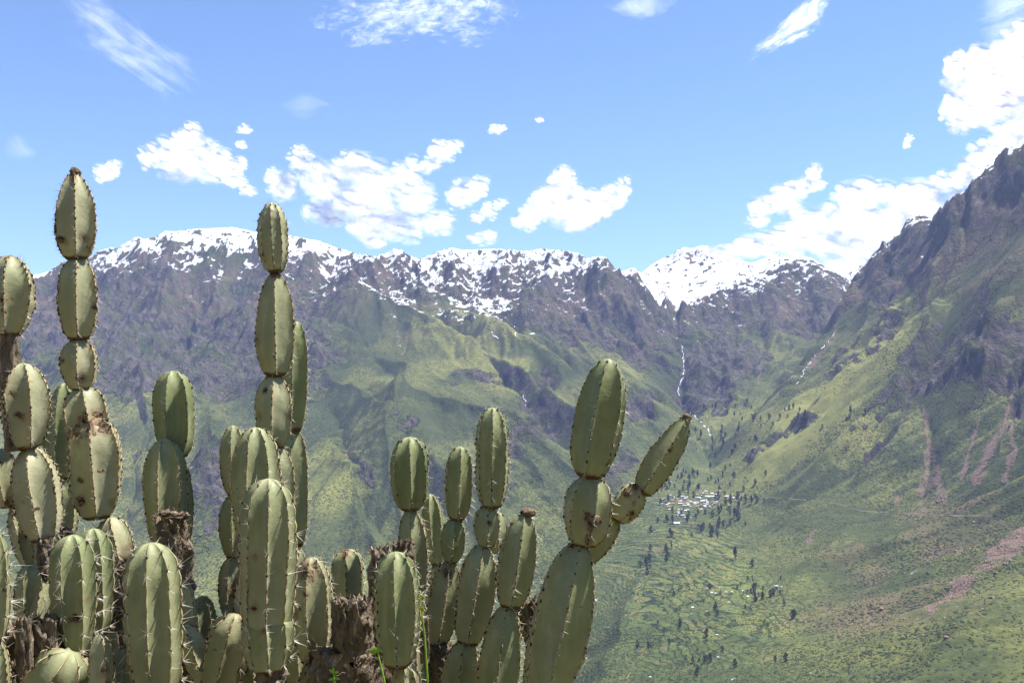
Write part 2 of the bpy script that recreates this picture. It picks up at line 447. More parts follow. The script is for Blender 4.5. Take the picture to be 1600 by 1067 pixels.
tune(SKY_RIGHT, 4600, 6500, 200)

# final gradient on the rings (for masks)
dZr = np.gradient(Z, axis=0) / np.gradient(rad)[:, None]
dZt = np.gradient(Z, axis=1) / (np.gradient(th)[None, :] * RR)
slope = np.hypot(dZr, dZt)
U, V = uv_of(X, Y, Z)

def height(x, y):
    """terrain height at world x, y"""
    x = np.asarray(x, float); y = np.asarray(y, float)
    r = np.hypot(x, y); t = np.arctan2(x, y)
    j = np.clip(np.searchsorted(th, t) - 1, 0, NT - 2); i = np.clip(np.searchsorted(rad, r) - 1, 0, NR - 2)
    ft = (t - th[j]) / (th[j + 1] - th[j]); fr = np.clip((r - rad[i]) / (rad[i + 1] - rad[i]), 0, 1)
    return (Z[i, j] * (1 - ft) + Z[i, j + 1] * ft) * (1 - fr) + (Z[i + 1, j] * (1 - ft) + Z[i + 1, j + 1] * ft) * fr
def hit(u, v, rmin=1250.0):
    """first terrain point seen through photograph pixel (u, v)"""
    a, t = ray(u, v)
    rows = rad[rad > rmin]
    y = rows / math.hypot(1, a); x = a * y
    z = height(x, y)
    k = np.nonzero(z > t * y)[0]
    if len(k) == 0: return None
    k = k[0]
    if k == 0: return (x[0], y[0], z[0])
    d0 = t * y[k - 1] - z[k - 1]; d1 = z[k] - t * y[k]
    f = d0 / (d0 + d1 + 1e-9)
    xx = x[k - 1] + f * (x[k] - x[k - 1]); yy = y[k - 1] + f * (y[k] - y[k - 1])
    return (xx, yy, float(height(xx, yy)))

# ------------------------------------------------------------------ ground cover maps (what grows or lies where)
def pdist(poly, warp=6.0):
    """distance in photo pixels to a polyline, and the position along it"""
    uu = U + warp * fbm(X / 90, Y / 90, 2, 71); vv = V + warp * fbm(X / 90, Y / 90, 2, 72)
    best = np.full(U.shape, 1e9); s = np.zeros(U.shape)
    n = len(poly) - 1
    for k in range(n):
        (a0, b0), (a1, b1) = poly[k], poly[k + 1]
        L = (a1 - a0) ** 2 + (b1 - b0) ** 2
        t = np.clip(((uu - a0) * (a1 - a0) + (vv - b0) * (b1 - b0)) / L, 0, 1)
        d = np.hypot(uu - a0 - t * (a1 - a0), vv - b0 - t * (b1 - b0))
        m = d < best
        best[m] = d[m]; s[m] = ((k + t) / n)[m]
    return best, s
n_a = fbm(X / 260, Y / 260, 5, 101)
n_b = fbm(X / 60, Y / 60, 4, 111)
rock = np.clip(sstep(0.30, 0.62, rk + 0.35 * n_a + 0.35 * n_b * (rk > .05) + 0.50 * np.clip(slope - 0.95, -0.5, 0.3)) , 0, 1)
rock = np.maximum(rock, sstep(1.2, 1.7, slope + 0.25 * n_b) * 0.9)
rock *= front * sstep(700, 1300, RR)
# snow: by height, held off the steep faces
zl = np.interp(U, [0, 150, 300, 470, 560, 640, 760, 880, 960, 1040, 1100, 1200, 1330, 1400, 1500, 1600], [690, 690, 690, 690, 640, 570, 500, 560, 690, 560, 580, 720, 800, 820, 960, 1060])
zl = zl + 60 * (U < 1000) + 60 * sstep(520, 440, U) + 170 * sstep(.1, .75, fbm(X / 130, Y / 130, 4, 611, .6) + .5 * fbm(X / 420, Y / 420, 2, 612)) * (RR < 8100)
zl = np.where(RR > 8100, 380, zl)
zl = np.where((RR > 7000) & (RR < 8150) & (U > 1046), np.interp(U, [1046, 1100, 1200, 1335], [480, 600, 760, 800]), zl)
snow = sstep(-150, 170, Z - zl + 200 * n_a + 90 * n_b - 380 * np.clip(slope - 0.80, -0.35, 2) - 110 * gul)
far_snow = (RR > 8100)
snow = np.where(far_snow, np.maximum(snow, 1 - 0.95 * sstep(0.55, 1.0, slope + 0.6 * n_b + 0.5 * n_a + .35 * ell(1085, 400, 50, 28) + .25 * ell(1215, 410, 40, 16))), snow)
poke = fbm(X / 75, Y / 75, 5, 701, .65)
snow = snow * (1 - .95 * sstep(.28, .5, poke * (.6 + np.clip(slope, 0, 1)) + .22 * ell(1085, 402, 60, 22) + .2 * ell(1220, 408, 50, 12) + .12 * (RR < 8100) - .12 * (RR > 8100)))
snow *= front
# pale scree and landslides
scree = np.zeros_like(Z)
for poly, w0, w1, str_ in [([(1443,635),(1446,670),(1452,700)], 2.5, 6, 1), ([(1452,700),(1448,740),(1440,785)], 8, 18, .7), ([(1455,700),(1465,740),(1470,780)], 5, 10, .7),
                     ([(1527,640),(1524,680),(1510,720),(1502,752)], 1.5, 6, 1), ([(1592,585),(1582,630),(1570,660)], 3, 6, 1), ([(1570,660),(1545,705),(1525,750)], 7, 10, .9), ([(1578,660),(1585,700),(1570,745)], 4, 7, .9),
                     ([(1410,757),(1395,790)], 3, 6, .8), ([(1278,826),(1262,846)], 2, 4, .8), ([(1040,830),(1030,835)], 1, 1, .3),
                     ([(1630,822),(1560,865),(1510,905),(1455,950)], 26, 7, .8), ([(1330,960),(1400,940),(1450,950)], 5, 9, .35),
                     ([(1185,590),(1190,540),(1205,515)], 3, 4, .5), ([(1300,495),(1307,520),(1290,545),(1262,575)], 4, 4, .7),
                     ([(470,350),(470,350.1)], 1, 1, 0), ([(530,455),(545,490),(560,520)], 5, 3, .5), ([(1000,480),(1010,540),(1030,560)], 20, 25, .35), ([(1250,455),(1280,480),(1300,490)], 18, 10, .4)]:
    d, s = pdist(poly)
    w = w0 + (w1 - w0) * s
    scree = np.maximum(scree, .88 * str_ * sstep(1.25, 0.2, d / w + 0.9 * n_b + 0.5 * n_a))
scree = np.clip(scree, 0, 1) * front * (RR > 1300) + 0.45 * sstep(90, 30, RR)  # last term: unseen pale ground underfoot, added to bounce warm light onto the cacti
# bare brown ground
dry = np.clip(0.42 * sstep(100, 650, Z) + 0.35 * n_a + 0.15, 0, 1)
for e in [(1400,960,200,60,0,.85),(1500,820,120,70,0,.75),(1330,880,90,50,0,.7),(1420,700,60,50,0,.35),(900,540,70,40,0,.5),(80,480,140,60,0,.9),(1480,480,160,100,-40,.45),(1560,700,80,80,0,.3),(1250,470,120,40,0,.8),(980,550,70,40,0,.6)]:
    dry = np.maximum(dry, ell(*e) * (0.8 + 0.5 * n_a))
# lusher, lighter grass
lush = 0.35 + 0.5 * n_a - 0.3 * sstep(0.55, 0.95, slope)
for e in [(600,590,130,16,-8,.55),(740,565,110,22,30,.6),(770,520,70,18,30,.8),(1310,620,190,50,-38,.95),(1250,720,170,45,-20,.7),(980,590,40,20,0,.6),(1090,840,80,16,0,.6),(1130,960,120,60,0,.3),(520,780,60,60,50,.4),(1150,660,80,20,0,.4)]:
    lush = lush + ell(*e)
lush = lush + 0.35 * fbm(X / 700, Y / 700, 3, 501)
lush = lush * (1 - 0.4 * sstep(-0.3, -0.9, gul))
bush = np.clip(0.45 + 0.5 * n_a - 0.25 * lush + 0.35 * sstep(-0.1, -0.7, gul), 0, 1)
for e in [(560,560,140,80,0,.5),(950,900,160,150,0,.25)]:
    bush = np.clip(bush + ell(*e), 0, 1)
fields = flat * sstep(-0.1, 0.25, fbm(X / 90, Y / 90, 2, 131) + 0.35)

# ---- mesh
idx = np.arange(NR * NT).reshape(NR, NT)
nx = np.roll(idx, -1, axis=1)
quads = np.stack([idx[:-1], nx[:-1], nx[1:], idx[1:]], -1).reshape(-1, 4)
verts = np.stack([X, Y, Z], -1).reshape(-1, 3)
verts = np.vstack([verts, [[0, 0, -1.62]]])
def padc(a): return np.append(a.ravel(), 0.0)
# ------------------------------------------------------------------ node helpers
class NT_:
    def __init__(s, name):
        s.m = bpy.data.materials.new(name); s.m.use_nodes = True
        s.t = s.m.node_tree; s.t.nodes.clear()
        s.out = s.t.nodes.new('ShaderNodeOutputMaterial')
    def n(s, typ, **kw):
        nd = s.t.nodes.new(typ)
        for k, v in kw.items(): setattr(nd, k, v)
        return nd
    def l(s, a, b): s.t.links.new(a, b)
    def val(s, sock, v):
        if hasattr(v, 'is_output') or isinstance(v, bpy.types.NodeSocket): s.l(v, sock)
        else: sock.default_value = v
    def math(s, op, a, b=0.0, c=0.0, clamp=False):
        nd = s.n('ShaderNodeMath', operation=op); nd.use_clamp = clamp
        s.val(nd.inputs[0], a); s.val(nd.inputs[1], b); s.val(nd.inputs[2], c)
        return nd.outputs[0]
    def attr(s, name):
        nd = s.n('ShaderNodeAttribute'); nd.attribute_name = name
        return nd.outputs['Fac']
    def pos(s):
        return s.n('ShaderNodeNewGeometry').outputs['Position']
    def obj(s):
        return s.n('ShaderNodeTexCoord').outputs['Object']
    def scale(s, vec, sc):
        nd = s.n('ShaderNodeMapping'); s.l(vec, nd.inputs[0]); nd.inputs['Scale'].default_value = sc
        return nd.outputs[0]
    def noise(s, vec, scale, detail=3.0, rough=0.5, dist=0.0, col=False):
        nd = s.n('ShaderNodeTexNoise'); s.l(vec, nd.inputs['Vector'])
        nd.inputs['Scale'].default_value = scale; nd.inputs['Detail'].default_value = detail
        nd.inputs['Roughness'].default_value = rough; nd.inputs['Distortion'].default_value = dist
        return nd.outputs[1 if col else 0]
    def vor(s, vec, scale, feature='F1', rand=1.0):
        nd = s.n('ShaderNodeTexVoronoi', feature=feature); s.l(vec, nd.inputs['Vector'])
        nd.inputs['Scale'].default_value = scale; nd.inputs['Randomness'].default_value = rand
        return nd.outputs['Distance'], nd.outputs['Color']
    def ramp(s, f, a, b, smooth=True):
        nd = s.n('ShaderNodeMapRange'); nd.interpolation_type = 'SMOOTHSTEP' if smooth else 'LINEAR'
        s.val(nd.inputs[0], f); nd.inputs[1].default_value = a; nd.inputs[2].default_value = b
        return nd.outputs[0]
    def mix(s, f, a, b, mode='MIX'):
        nd = s.n('ShaderNodeMix', data_type='RGBA', blend_type=mode)
        s.val(nd.inputs[0], f)
        for i, c in ((6, a), (7, b)):
            if isinstance(c, bpy.types.NodeSocket): s.l(c, nd.inputs[i])
            else: nd.inputs[i].default_value = (*c, 1) if len(c) == 3 else c
        return nd.outputs[2]
    def bump(s, h, dist, strength=1.0, normal=None):
        nd = s.n('ShaderNodeBump'); s.val(nd.inputs['Height'], h)
        nd.inputs['Distance'].default_value = dist; nd.inputs['Strength'].default_value = strength
        if normal is not None: s.l(normal, nd.inputs['Normal'])
        return nd.outputs[0]
    def bsdf(s, col, rough=0.8, normal=None, spec=0.3, **kw):
        nd = s.n('ShaderNodeBsdfPrincipled')
        s.val(nd.inputs['Base Color'], (*col, 1) if isinstance(col, tuple) else col)
        s.val(nd.inputs['Roughness'], rough)
        nd.inputs['Specular IOR Level'].default_value = spec
        if normal is not None: s.l(normal, nd.inputs['Normal'])
        for k, v in kw.items(): s.val(nd.inputs[k.replace('_', ' ')], v)
        s.l(nd.outputs[0], s.out.inputs['Surface'])
        return nd

def simple_mat(name, col, rough=0.8, var=0.25, scale=3.0, bump=0.0, spec=0.3, coord='obj'):
    n = NT_(name)
    v = n.obj() if coord == 'obj' else n.pos()
    f = n.noise(v, scale, 4, 0.6)
    c = n.mix(n.ramp(f, 0.3, 0.7), tuple(x * (1 - var) for x in col), tuple(min(1, x * (1 + var)) for x in col))
    n.bsdf(c, rough, n.bump(f, bump) if bump else None, spec)
    return n.m

# ------------------------------------------------------------------ terrain material
g = NT_('canyon_ground')
pos = g.pos()
snow_a, rock_a, scree_a, dry_a, lush_a, bush_a, field_a = [g.attr(k) for k in ('snow', 'rock', 'scree', 'dry', 'lush', 'bush', 'field')]
nf = g.noise(pos, 0.06, 5, 0.65)
nm = g.noise(pos, 0.012, 5, 0.6)
nff = g.noise(pos, 0.25, 3, 0.6)
# grass
grass = g.mix(g.ramp(g.math('ADD', lush_a, g.math('MULTIPLY', g.math('SUBTRACT', nf, 0.5), 1.3)), 0.0, 1.1), (0.050, 0.063, 0.023), (0.178, 0.182, 0.052))
grass = g.mix(g.ramp(g.math('ADD', dry_a, g.math('MULTIPLY', g.math('SUBTRACT', nm, 0.5), 0.9)), 0.25, 1.0), grass, (0.165, 0.120, 0.072))
grass = g.mix(g.ramp(nff, 0.62, 0.8), grass, (0.19, 0.165, 0.10))
# shrubs as dark dots, several sizes
vd, vc = g.vor(pos, 0.085)
vd2, vc2 = g.vor(pos, 0.16)
b1 = g.math('MULTIPLY', g.ramp(vd, 0.46, 0.28), g.ramp(g.math('ADD', vc, g.math('MULTIPLY', bush_a, 1.1)), 0.75, 1.05))
b2 = g.math('MULTIPLY', g.ramp(vd2, 0.5, 0.3), g.ramp(g.math('ADD', vc2, g.math('MULTIPLY', bush_a, 1.0)), 0.8, 1.1))
bmask = g.math('MAXIMUM', b1, b2)
grass = g.mix(g.math('MULTIPLY', bmask, 0.85), grass, (0.022, 0.036, 0.016))
# terraced fields: strips following the contour
sep = g.n('ShaderNodeSeparateXYZ'); g.l(pos, sep.inputs[0])
zc = g.math('ADD', g.math('MULTIPLY', sep.outputs[2], 1 / 4.5), g.math('MULTIPLY', g.noise(pos, 0.006, 3, 0.5), 5.0))
fr = g.math('FRACT', zc)
edge = g.math('MULTIPLY', g.ramp(fr, 0.66, 0.80), field_a)
cmb = g.n('ShaderNodeCombineXYZ'); g.l(g.math('FLOOR', zc), cmb.inputs[2])
g.l(g.math('MULTIPLY', sep.outputs[0], 0.012), cmb.inputs[0]); g.l(g.math('MULTIPLY', sep.outputs[1], 0.012), cmb.inputs[1])
_, fcol = g.vor(cmb.outputs[0], 1.0)
fsep = g.n('ShaderNodeSeparateColor'); g.l(fcol, fsep.inputs[0])
fieldc = g.mix(fsep.outputs[0], (0.042, 0.066, 0.020), (0.115, 0.155, 0.042))
fieldc = g.mix(g.ramp(fsep.outputs[1], 0.7, 0.95), fieldc, (0.16, 0.15, 0.06))
grass = g.mix(g.math('MULTIPLY', field_a, 0.55), grass, fieldc)
grass = g.mix(g.math('MULTIPLY', edge, g.ramp(nf, 0.3, 0.52)), grass, (0.016, 0.025, 0.014))
# scree
screec = g.mix(nff, (0.095, 0.068, 0.054), (0.25, 0.175, 0.135))
base = g.mix(g.ramp(g.math('ADD', scree_a, g.math('MULTIPLY', g.math('SUBTRACT', g.noise(pos, 0.13, 5, 0.75), 0.5), 2.4)), 0.35, 0.75), grass, screec)
# rock
sc = g.scale(pos, (1.0, 1.0, 0.35))
rn = g.noise(sc, 0.02, 7, 0.68, 0.6)
rv, rvc = g.vor(sc, 0.035)
rockc = g.mix(g.ramp(rn, 0.32, 0.70), (0.028, 0.027, 0.032), (0.175, 0.150, 0.125))
rockc = g.mix(g.ramp(g.math('ADD', dry_a, nf), 0.85, 1.35), rockc, (0.17, 0.125, 0.085))
rockc = g.mix(g.ramp(nm, 0.47, 0.60), rockc, (0.090, 0.098, 0.045))
rm = g.ramp(g.math('ADD', rock_a, g.math('MULTIPLY', g.math('SUBTRACT', nf, 0.5), 0.9)), 0.38, 0.62)
base = g.mix(rm, base, rockc)
sm = g.ramp(g.math('ADD', snow_a, g.math('MULTIPLY', g.math('SUBTRACT', g.noise(g.scale(pos, (1, 1, .4)), 0.022, 7, 0.74, 0.6), 0.5), 2.4)), 0.36, 0.66)
base = g.mix(sm, base, (0.86, 0.88, 0.92))
hgt = g.math('ADD', g.math('MULTIPLY', bmask, 3.0), g.math('MULTIPLY', nf, 3.0))
rn2 = g.noise(sc, 0.075, 4, 0.7)
hgt = g.math('ADD', hgt, g.math('MULTIPLY', rm, g.math('ADD', g.math('MULTIPLY', rn, 50.0), g.math('MULTIPLY', rn2, 12.0))))
nrm = g.bump(hgt, 1.0, 1.0)
g.bsdf(base, 0.95, nrm, 0.1)
GROUND = g.m

me = mesh_np('mountain_terrain', verts, quads, [GROUND])
for k, a_ in (('snow', snow), ('rock', rock), ('scree', scree), ('dry', dry), ('lush', lush), ('bush', bush), ('field', fields)):
    attr(me, k, padc(a_))
terrain = link('mountain_terrain', me)
tag(terrain, 'canyon mountainsides with snow topped ridges above green slopes and valley', kind='structure')

# ------------------------------------------------------------------ valley air
hz = NT_('valley_haze')
vol = hz.n('ShaderNodeVolumePrincipled')
vol.inputs['Color'].default_value = (0.45, 0.56, 1.0, 1)
vol.inputs['Density'].default_value = HAZE
vol.inputs['Anisotropy'].default_value = 0.0
hz.l(vol.outputs[0], hz.out.inputs['Volume'])
bx0, bx1, by0, by1, bz0, bz1 = -12800, 12800, -12800, 12800, float(Z.min()) - 30, float(Z.max()) + 30
print('HAZE BOX', bz0, bz1)
hv = [(x, y, z) for z in (bz0, bz1) for y in (by0, by1) for x in (bx0, bx1)]
hf = [(0, 2, 3, 1), (4, 5, 7, 6), (0, 1, 5, 4), (2, 6, 7, 3), (0, 4, 6, 2), (1, 3, 7, 5)]
haze = link('haze', mesh_np('haze', hv, hf, [hz.m], smooth=False))
tag(haze, 'thin blue air haze filling the canyon', kind='stuff')
# ------------------------------------------------------------------ streams, paths
def ribbon(name, poly, width, mat, jitter=3.0, lift=2.5, step=3.0, seed=1, gaps=0.0, label=None, thick=None):
    rs = np.random.RandomState(seed); pts = []
    for (a0, b0), (a1, b1) in zip(poly[:-1], poly[1:]):
        n_ = max(1, int(math.hypot(a1 - a0, b1 - b0) / step))
        for k in range(n_):
            pts.append((a0 + (a1 - a0) * k / n_ + rs.normal(0, jitter * .4), b0 + (b1 - b0) * k / n_ + rs.normal(0, jitter * .15)))
    pts.append(poly[-1])
    w3 = [hit(u, v) for u, v in pts]
    w3 = [np.array(p) for p in w3 if p is not None]
    dense = []
    for p, q in zip(w3[:-1], w3[1:]):
        if abs(np.hypot(*(p[:2] - q[:2]))) > 500: continue
        n_ = max(1, int(np.linalg.norm(p[:2] - q[:2]) / 12))
        for k in range(n_): dense.append(p + (q - p) * k / n_)
    dense = np.array(dense); vs, fs = [], []
    hw = width * (0.6 + 0.8 * rs.rand(len(dense)))
    on = rs.rand(len(dense)) > gaps
    for i, p in enumerate(dense):
        d = dense[min(i + 1, len(dense) - 1)] - dense[max(i - 1, 0)]; s = np.array([d[1], -d[0]]); s = s / (np.linalg.norm(s) + 1e-9)
        for k in (-1, 0, 1):
            q = p[:2] + s * k * hw[i] * .5; z = float(height(q[0], q[1])) + (lift if k == 0 else lift * .2 - 1)
            vs.append((q[0], q[1], z))
    for i in range(len(dense) - 1):
        if on[i] and np.linalg.norm(dense[i + 1] - dense[i]) < 60:
            for k in (0, 1): fs.append((i * 3 + k, i * 3 + k + 1, i * 3 + k + 4, i * 3 + k + 3))
    if not fs: return
    o = link(name, mesh_np(name, vs, fs, [mat])); o['kind'] = 'structure'
    if label: o['label'] = label
    return o
WATER = simple_mat('white_water', (0.55, 0.57, 0.60), 0.5, 0.2, 0.2, coord='pos')
PATH = simple_mat('dirt_path', (0.13, 0.12, 0.07), 0.9, 0.5, 0.02, coord='pos')
ribbon('waterfall_stream', [(1056,528),(1064,540),(1068,552),(1067,566),(1070,578),(1066,592),(1060,604),(1061,618),(1064,626)], 5, WATER, 3.5, seed=1, gaps=.25, label='white waterfall stream in the ravine under the snow bowl')
ribbon('stream', [(1078,642),(1090,655),(1098,662),(1106,670),(1112,682)], 8, WATER, 3, seed=2, gaps=.45, label='broken white stream below the waterfall')
ribbon('stream', [(1306,518),(1296,532),(1284,545),(1276,552),(1262,572),(1250,590),(1243,602)], 4, WATER, 3, seed=3, gaps=.55, label='white stream on the slope left of the dark right mountain')
ribbon('stream', [(1190,540),(1189,560),(1187,580),(1184,602)], 5, PATH, 2, seed=4, gaps=.15, label='thin pale rill on the middle mountain')
ribbon('stream', [(748,470),(744,484),(741,500)], 6, WATER, 3, seed=5, gaps=.2, label='thin stream under the central snow')
ribbon('stream', [(768,518),(774,526),(780,532)], 6, WATER, 2, seed=6, gaps=.1, label='short white cascade on the green shoulder')
ribbon('stream', [(798,480),(800,500),(806,520),(804,532)], 6, WATER, 3, seed=7, gaps=.5, label='broken cascade left of the brown fan slope')
ribbon('stream', [(818,616),(821,628),(822,636)], 5, WATER, 2, seed=8, gaps=.2, label='glint of water in the gully behind the cacti')
ribbon('stream', [(210,604),(207,625),(203,650),(200,680),(196,735)], 3, PATH, 3, seed=9, gaps=.6, label='thin stream in the left ravine')
ribbon('path', [(1186,777),(1210,778),(1240,780),(1270,782),(1300,786),(1322,790),(1332,797),(1350,799),(1380,801),(1420,803),(1460,805),(1500,806),(1560,806)], 2.6, PATH, 1.0, step=8, seed=10, label='thin path crossing the foot of the right slope')
ribbon('path', [(1004,826),(1012,850),(1022,862),(1040,880),(1052,892)], 3.5, PATH, 1.0, step=6, seed=11, label='zigzag footpath below the village')
ribbon('path', [(1240,585),(1220,610),(1195,640),(1176,655)], 5, PATH, 1.0, step=6, seed=12, label='faint path on the upper right slope')
ribbon('path', [(974,1008),(978,1030),(990,1036),(984,1052),(976,1066)], 2.2, PATH, 1.5, step=5, seed=13, label='footpath on the near left bank')

# ------------------------------------------------------------------ trees
def leaf_mat(name, c0, c1):
    n = NT_(name); p = n.pos()
    f = n.noise(p, 0.35, 3, 0.6)
    n.bsdf(n.mix(f, c0, c1), 0.9, None, 0.1)
    return n.m
FOL = leaf_mat('tree_foliage', (0.018, 0.026, 0.016), (0.045, 0.058, 0.028))
TRUNK = simple_mat('tree_bark', (0.16, 0.13, 0.10), 0.9)
def crown_mesh(seed, h, w, low, cnt):
    rs = np.random.RandomState(seed); vs, fs = [], []
    for i in range(cnt):
        t = rs.rand() ** 0.8; z = h * (low + (1 - low) * t)
        rr = w * (math.sin(math.pi * min(1, 0.12 + 0.86 * t)) ** 0.7) * (0.55 + 0.45 * rs.rand()) * rs.rand() ** .5
        a = rs.rand() * 6.283; c = np.array([math.cos(a) * rr, math.sin(a) * rr, z]); s = h * rs.uniform(.045, .10)
        R3 = np.linalg.qr(rs.normal(size=(3, 3)))[0]; b0 = len(vs)
        q = np.array([[1, 0, 0], [-1, 0, 0], [0, 1, 0], [0, -1, 0], [0, 0, .7], [0, 0, -.7]]) * s * rs.uniform(.6, 1.3, (6, 1))
        for k in q @ R3: vs.append(c + k)
        for x in (4, 5):
            for y, z_ in ((0, 2), (2, 1), (1, 3), (3, 0)): fs.append((b0 + x, b0 + y, b0 + z_))
    return mesh_np('crown', vs, fs, [FOL], smooth=False)
def trunk_mesh(h, r):
    v, f = [], []
    for i, (z, q) in enumerate(((-1.5, 1.3), (h * .25, 1.0), (h * .6, .6), (h * .9, .25))):
        for k in range(6): a = k * math.pi / 3; v.append((math.cos(a) * r * q + .15 * i, math.sin(a) * r * q, z))
    for i in range(3):
        for k in range(6): f.append((i * 6 + k, i * 6 + (k + 1) % 6, (i + 1) * 6 + (k + 1) % 6, (i + 1) * 6 + k))
    return mesh_np('trunk', v, f, [TRUNK])
VAR = [(crown_mesh(1, 22, 6.2, .14, 80), trunk_mesh(24, .6)), (crown_mesh(2, 18, 6.8, .08, 80), trunk_mesh(19, .6)), (crown_mesh(3, 11, 6.5, .05, 60), trunk_mesh(12, .5)), (crown_mesh(4, 26, 4.4, .2, 70), trunk_mesh(27, .5))]
ZONES = [(lambda u, v: v < 730, 'small dark tree on the grassy spur and slope above the village', 'trees above the village'),
         (lambda u, v: v < 812 and u < 1130, 'small dark tree among or beside the village roofs', 'trees around the village'),
         (lambda u, v: v < 880 and u >= 1130, 'dark tree in the grove right of the village roofs', 'grove right of the village'),
         (lambda u, v: v < 895, 'dark tree on the terraces just below the village', 'trees on the terraces below the village'),
         (lambda u, v: v < 990 and u > 1100, 'dark tree around the lower hamlet houses', 'trees around the lower hamlet'),
         (lambda u, v: u < 1090, 'dark bushy tree on the lower left terraces near the big leaning cactus', 'trees on the lower left terraces'),
         (lambda u, v: True, 'dark bushy tree on the terraces at the bottom of the photo', 'trees on the lowest terraces')]
def plant_tree(u, v, k, s):
    p = hit(u, v)
    if p is None: return
    e = bpy.data.objects.new('tree', None); C.objects.link(e); e.location = p; e.scale = (s, s, s * 1.0); e.rotation_euler = (0, 0, random.random() * 6)
    lb = next(z for z in ZONES if z[0](u, v)); tag(e, lb[1], 'tree', lb[2])
    link('crown', VAR[k][0], e); link('trunk', VAR[k][1], e)
rt = random.Random(5)
spots = []
for (u, v, su, sv, n_) in [(1150,785,22,20,26),(1110,755,40,14,20),(1085,800,34,14,18),(1060,815,20,10,8),(1090,715,22,26,22),(1075,760,30,14,14),(1200,655,60,14,22),(1150,690,26,22,18),(1240,650,10,10,7),(1050,740,20,14,8),
                           (1170,915,14,26,16),(1188,935,10,14,8),(1239,960,3,3,3),(1226,930,8,12,4),(1120,955,6,6,4),(1140,925,50,12,12),(1045,865,6,8,4),(1110,835,14,12,10),(1010,870,14,30,8),(1060,970,40,30,12),(1088,1045,5,6,3),(1100,1030,30,24,10),(1212,1030,6,6,3),(1180,970,20,14,5),(1130,630,30,12,10)]:
    for i in range(n_): spots.append((rt.gauss(u, su), rt.gauss(v, sv * .8)))
for (u, v) in spots[:290]:
    if u < 985: continue
    k = rt.choice([0, 1, 1, 2, 3]) if v < 900 else rt.choice([1, 2, 2])
    plant_tree(u, v, k, rt.uniform(.9, 1.7) * (1.0 if v < 900 else .72))
for (u, v, k, s) in [(1153,812,1,2.0),(1148,808,0,1.7),(1047,838,0,1.5),(1050,838,1,1.3),(1097,830,1,1.6),(1091,826,2,1.8),(1130,822,1,1.4),(1121,842,0,1.1),(1239,966,1,1.3),(1121,961,2,1.3),(1088,1056,1,.9),(1178,925,0,1.2)]:
    plant_tree(u, v, k, s)

# ------------------------------------------------------------------ houses of the village
WALLS = [simple_mat('adobe_wall', (0.34, 0.24, 0.17), .9, coord='pos'), simple_mat('white_wall', (0.75, 0.72, 0.66), .8, coord='pos')]
ROOFS = [simple_mat('tin_roof', (0.62, 0.66, 0.72), .35, .15, .3, coord='pos'), simple_mat('rust_roof', (0.42, 0.24, 0.16), .7, .3, .3, coord='pos'), simple_mat('pale_roof', (0.80, 0.76, 0.68), .6, .15, .3, coord='pos')]
DARKO = simple_mat('dark_opening', (0.03, 0.025, 0.02), .8)
def house_parts(l, w, h, rh, wall, roof):
    a, b = l / 2, w / 2
    v = [(-a,-b,-3),(a,-b,-3),(a,b,-3),(-a,b,-3),(-a,-b,h),(a,-b,h),(a,b,h),(-a,b,h),(-a,0,h+rh-.05),(a,0,h+rh-.05)]
    bm = bmesh.new(); vv = [bm.verts.new(q) for q in v]
    for f in ((0,1,5,4),(2,3,7,6),(1,2,6,9,5),(3,0,4,8,7)): bm.faces.new([vv[i] for i in f])
    mw = bpy.data.meshes.new('wall'); bm.to_mesh(mw); bm.free(); mw.materials.append(wall)
    e = .5; rv = [(-a-e,-b-e,h-.25),(a+e,-b-e,h-.25),(a+e,0,h+rh+.1),(-a-e,0,h+rh+.1),(-a-e,b+e,h-.25),(a+e,b+e,h-.25)]
    rv = rv + [(x, y, z - .18) for x, y, z in rv]
    mr = mesh_np('roof', rv, [(0,1,2,3),(3,2,5,4),(7,6,9,8),(8,9,10,11),(0,6,7,1),(4,5,11,10),(0,3,9,6),(3,4,10,9),(1,7,8,2),(2,8,11,5)], [roof], smooth=False)
    md = mesh_np('door', [(-.5,-b-.06,-1),(.5,-b-.06,-1),(.5,-b-.06,2.0),(-.5,-b-.06,2.0),(-.5,-b,-1),(.5,-b,-1),(.5,-b,2.0),(-.5,-b,2.0)], [(0,1,2,3),(0,3,7,4),(1,5,6,2),(3,2,6,7)], [DARKO], smooth=False)
    return mw, mr, md
HV = [house_parts(l, w, h, rh, WALLS[a], ROOFS[b]) for l, w, h, rh, a, b in [(10,6,3,1.4,0,0),(13,6,3,1.5,0,1),(9,6,5.5,1.3,1,0),(12,7,3.2,1.5,1,2),(8,5,3,1.2,0,0),(16,7,4,1.6,1,0)]]
HOUSES = []
def house(u, v, k, rot, s, label, group):
    p = hit(u, v)
    if p is None: return
    for q in HOUSES:
        if math.hypot(q[0] - p[0], q[1] - p[1]) < 11 * s: return
    HOUSES.append(p)
    e = bpy.data.objects.new('house', None); C.objects.link(e); e.location = p; e.rotation_euler = (0, 0, rot); e.scale = (s, s, s)
    tag(e, label, 'house', group)
    for nme, mm in zip(('wall', 'roof', 'door'), HV[k]): link(nme, mm, e)
rh_ = random.Random(9)
cl = [(1090,781,16,5,46),(1105,771,14,4,16),(1070,788,10,6,20),(1062,799,7,5,16),(1046,778,9,3,12),(1042,789,8,2,6),(1125,777,14,4,16),(1140,778,8,3,8),(1100,790,12,3,14),(1066,807,5,3,6)]
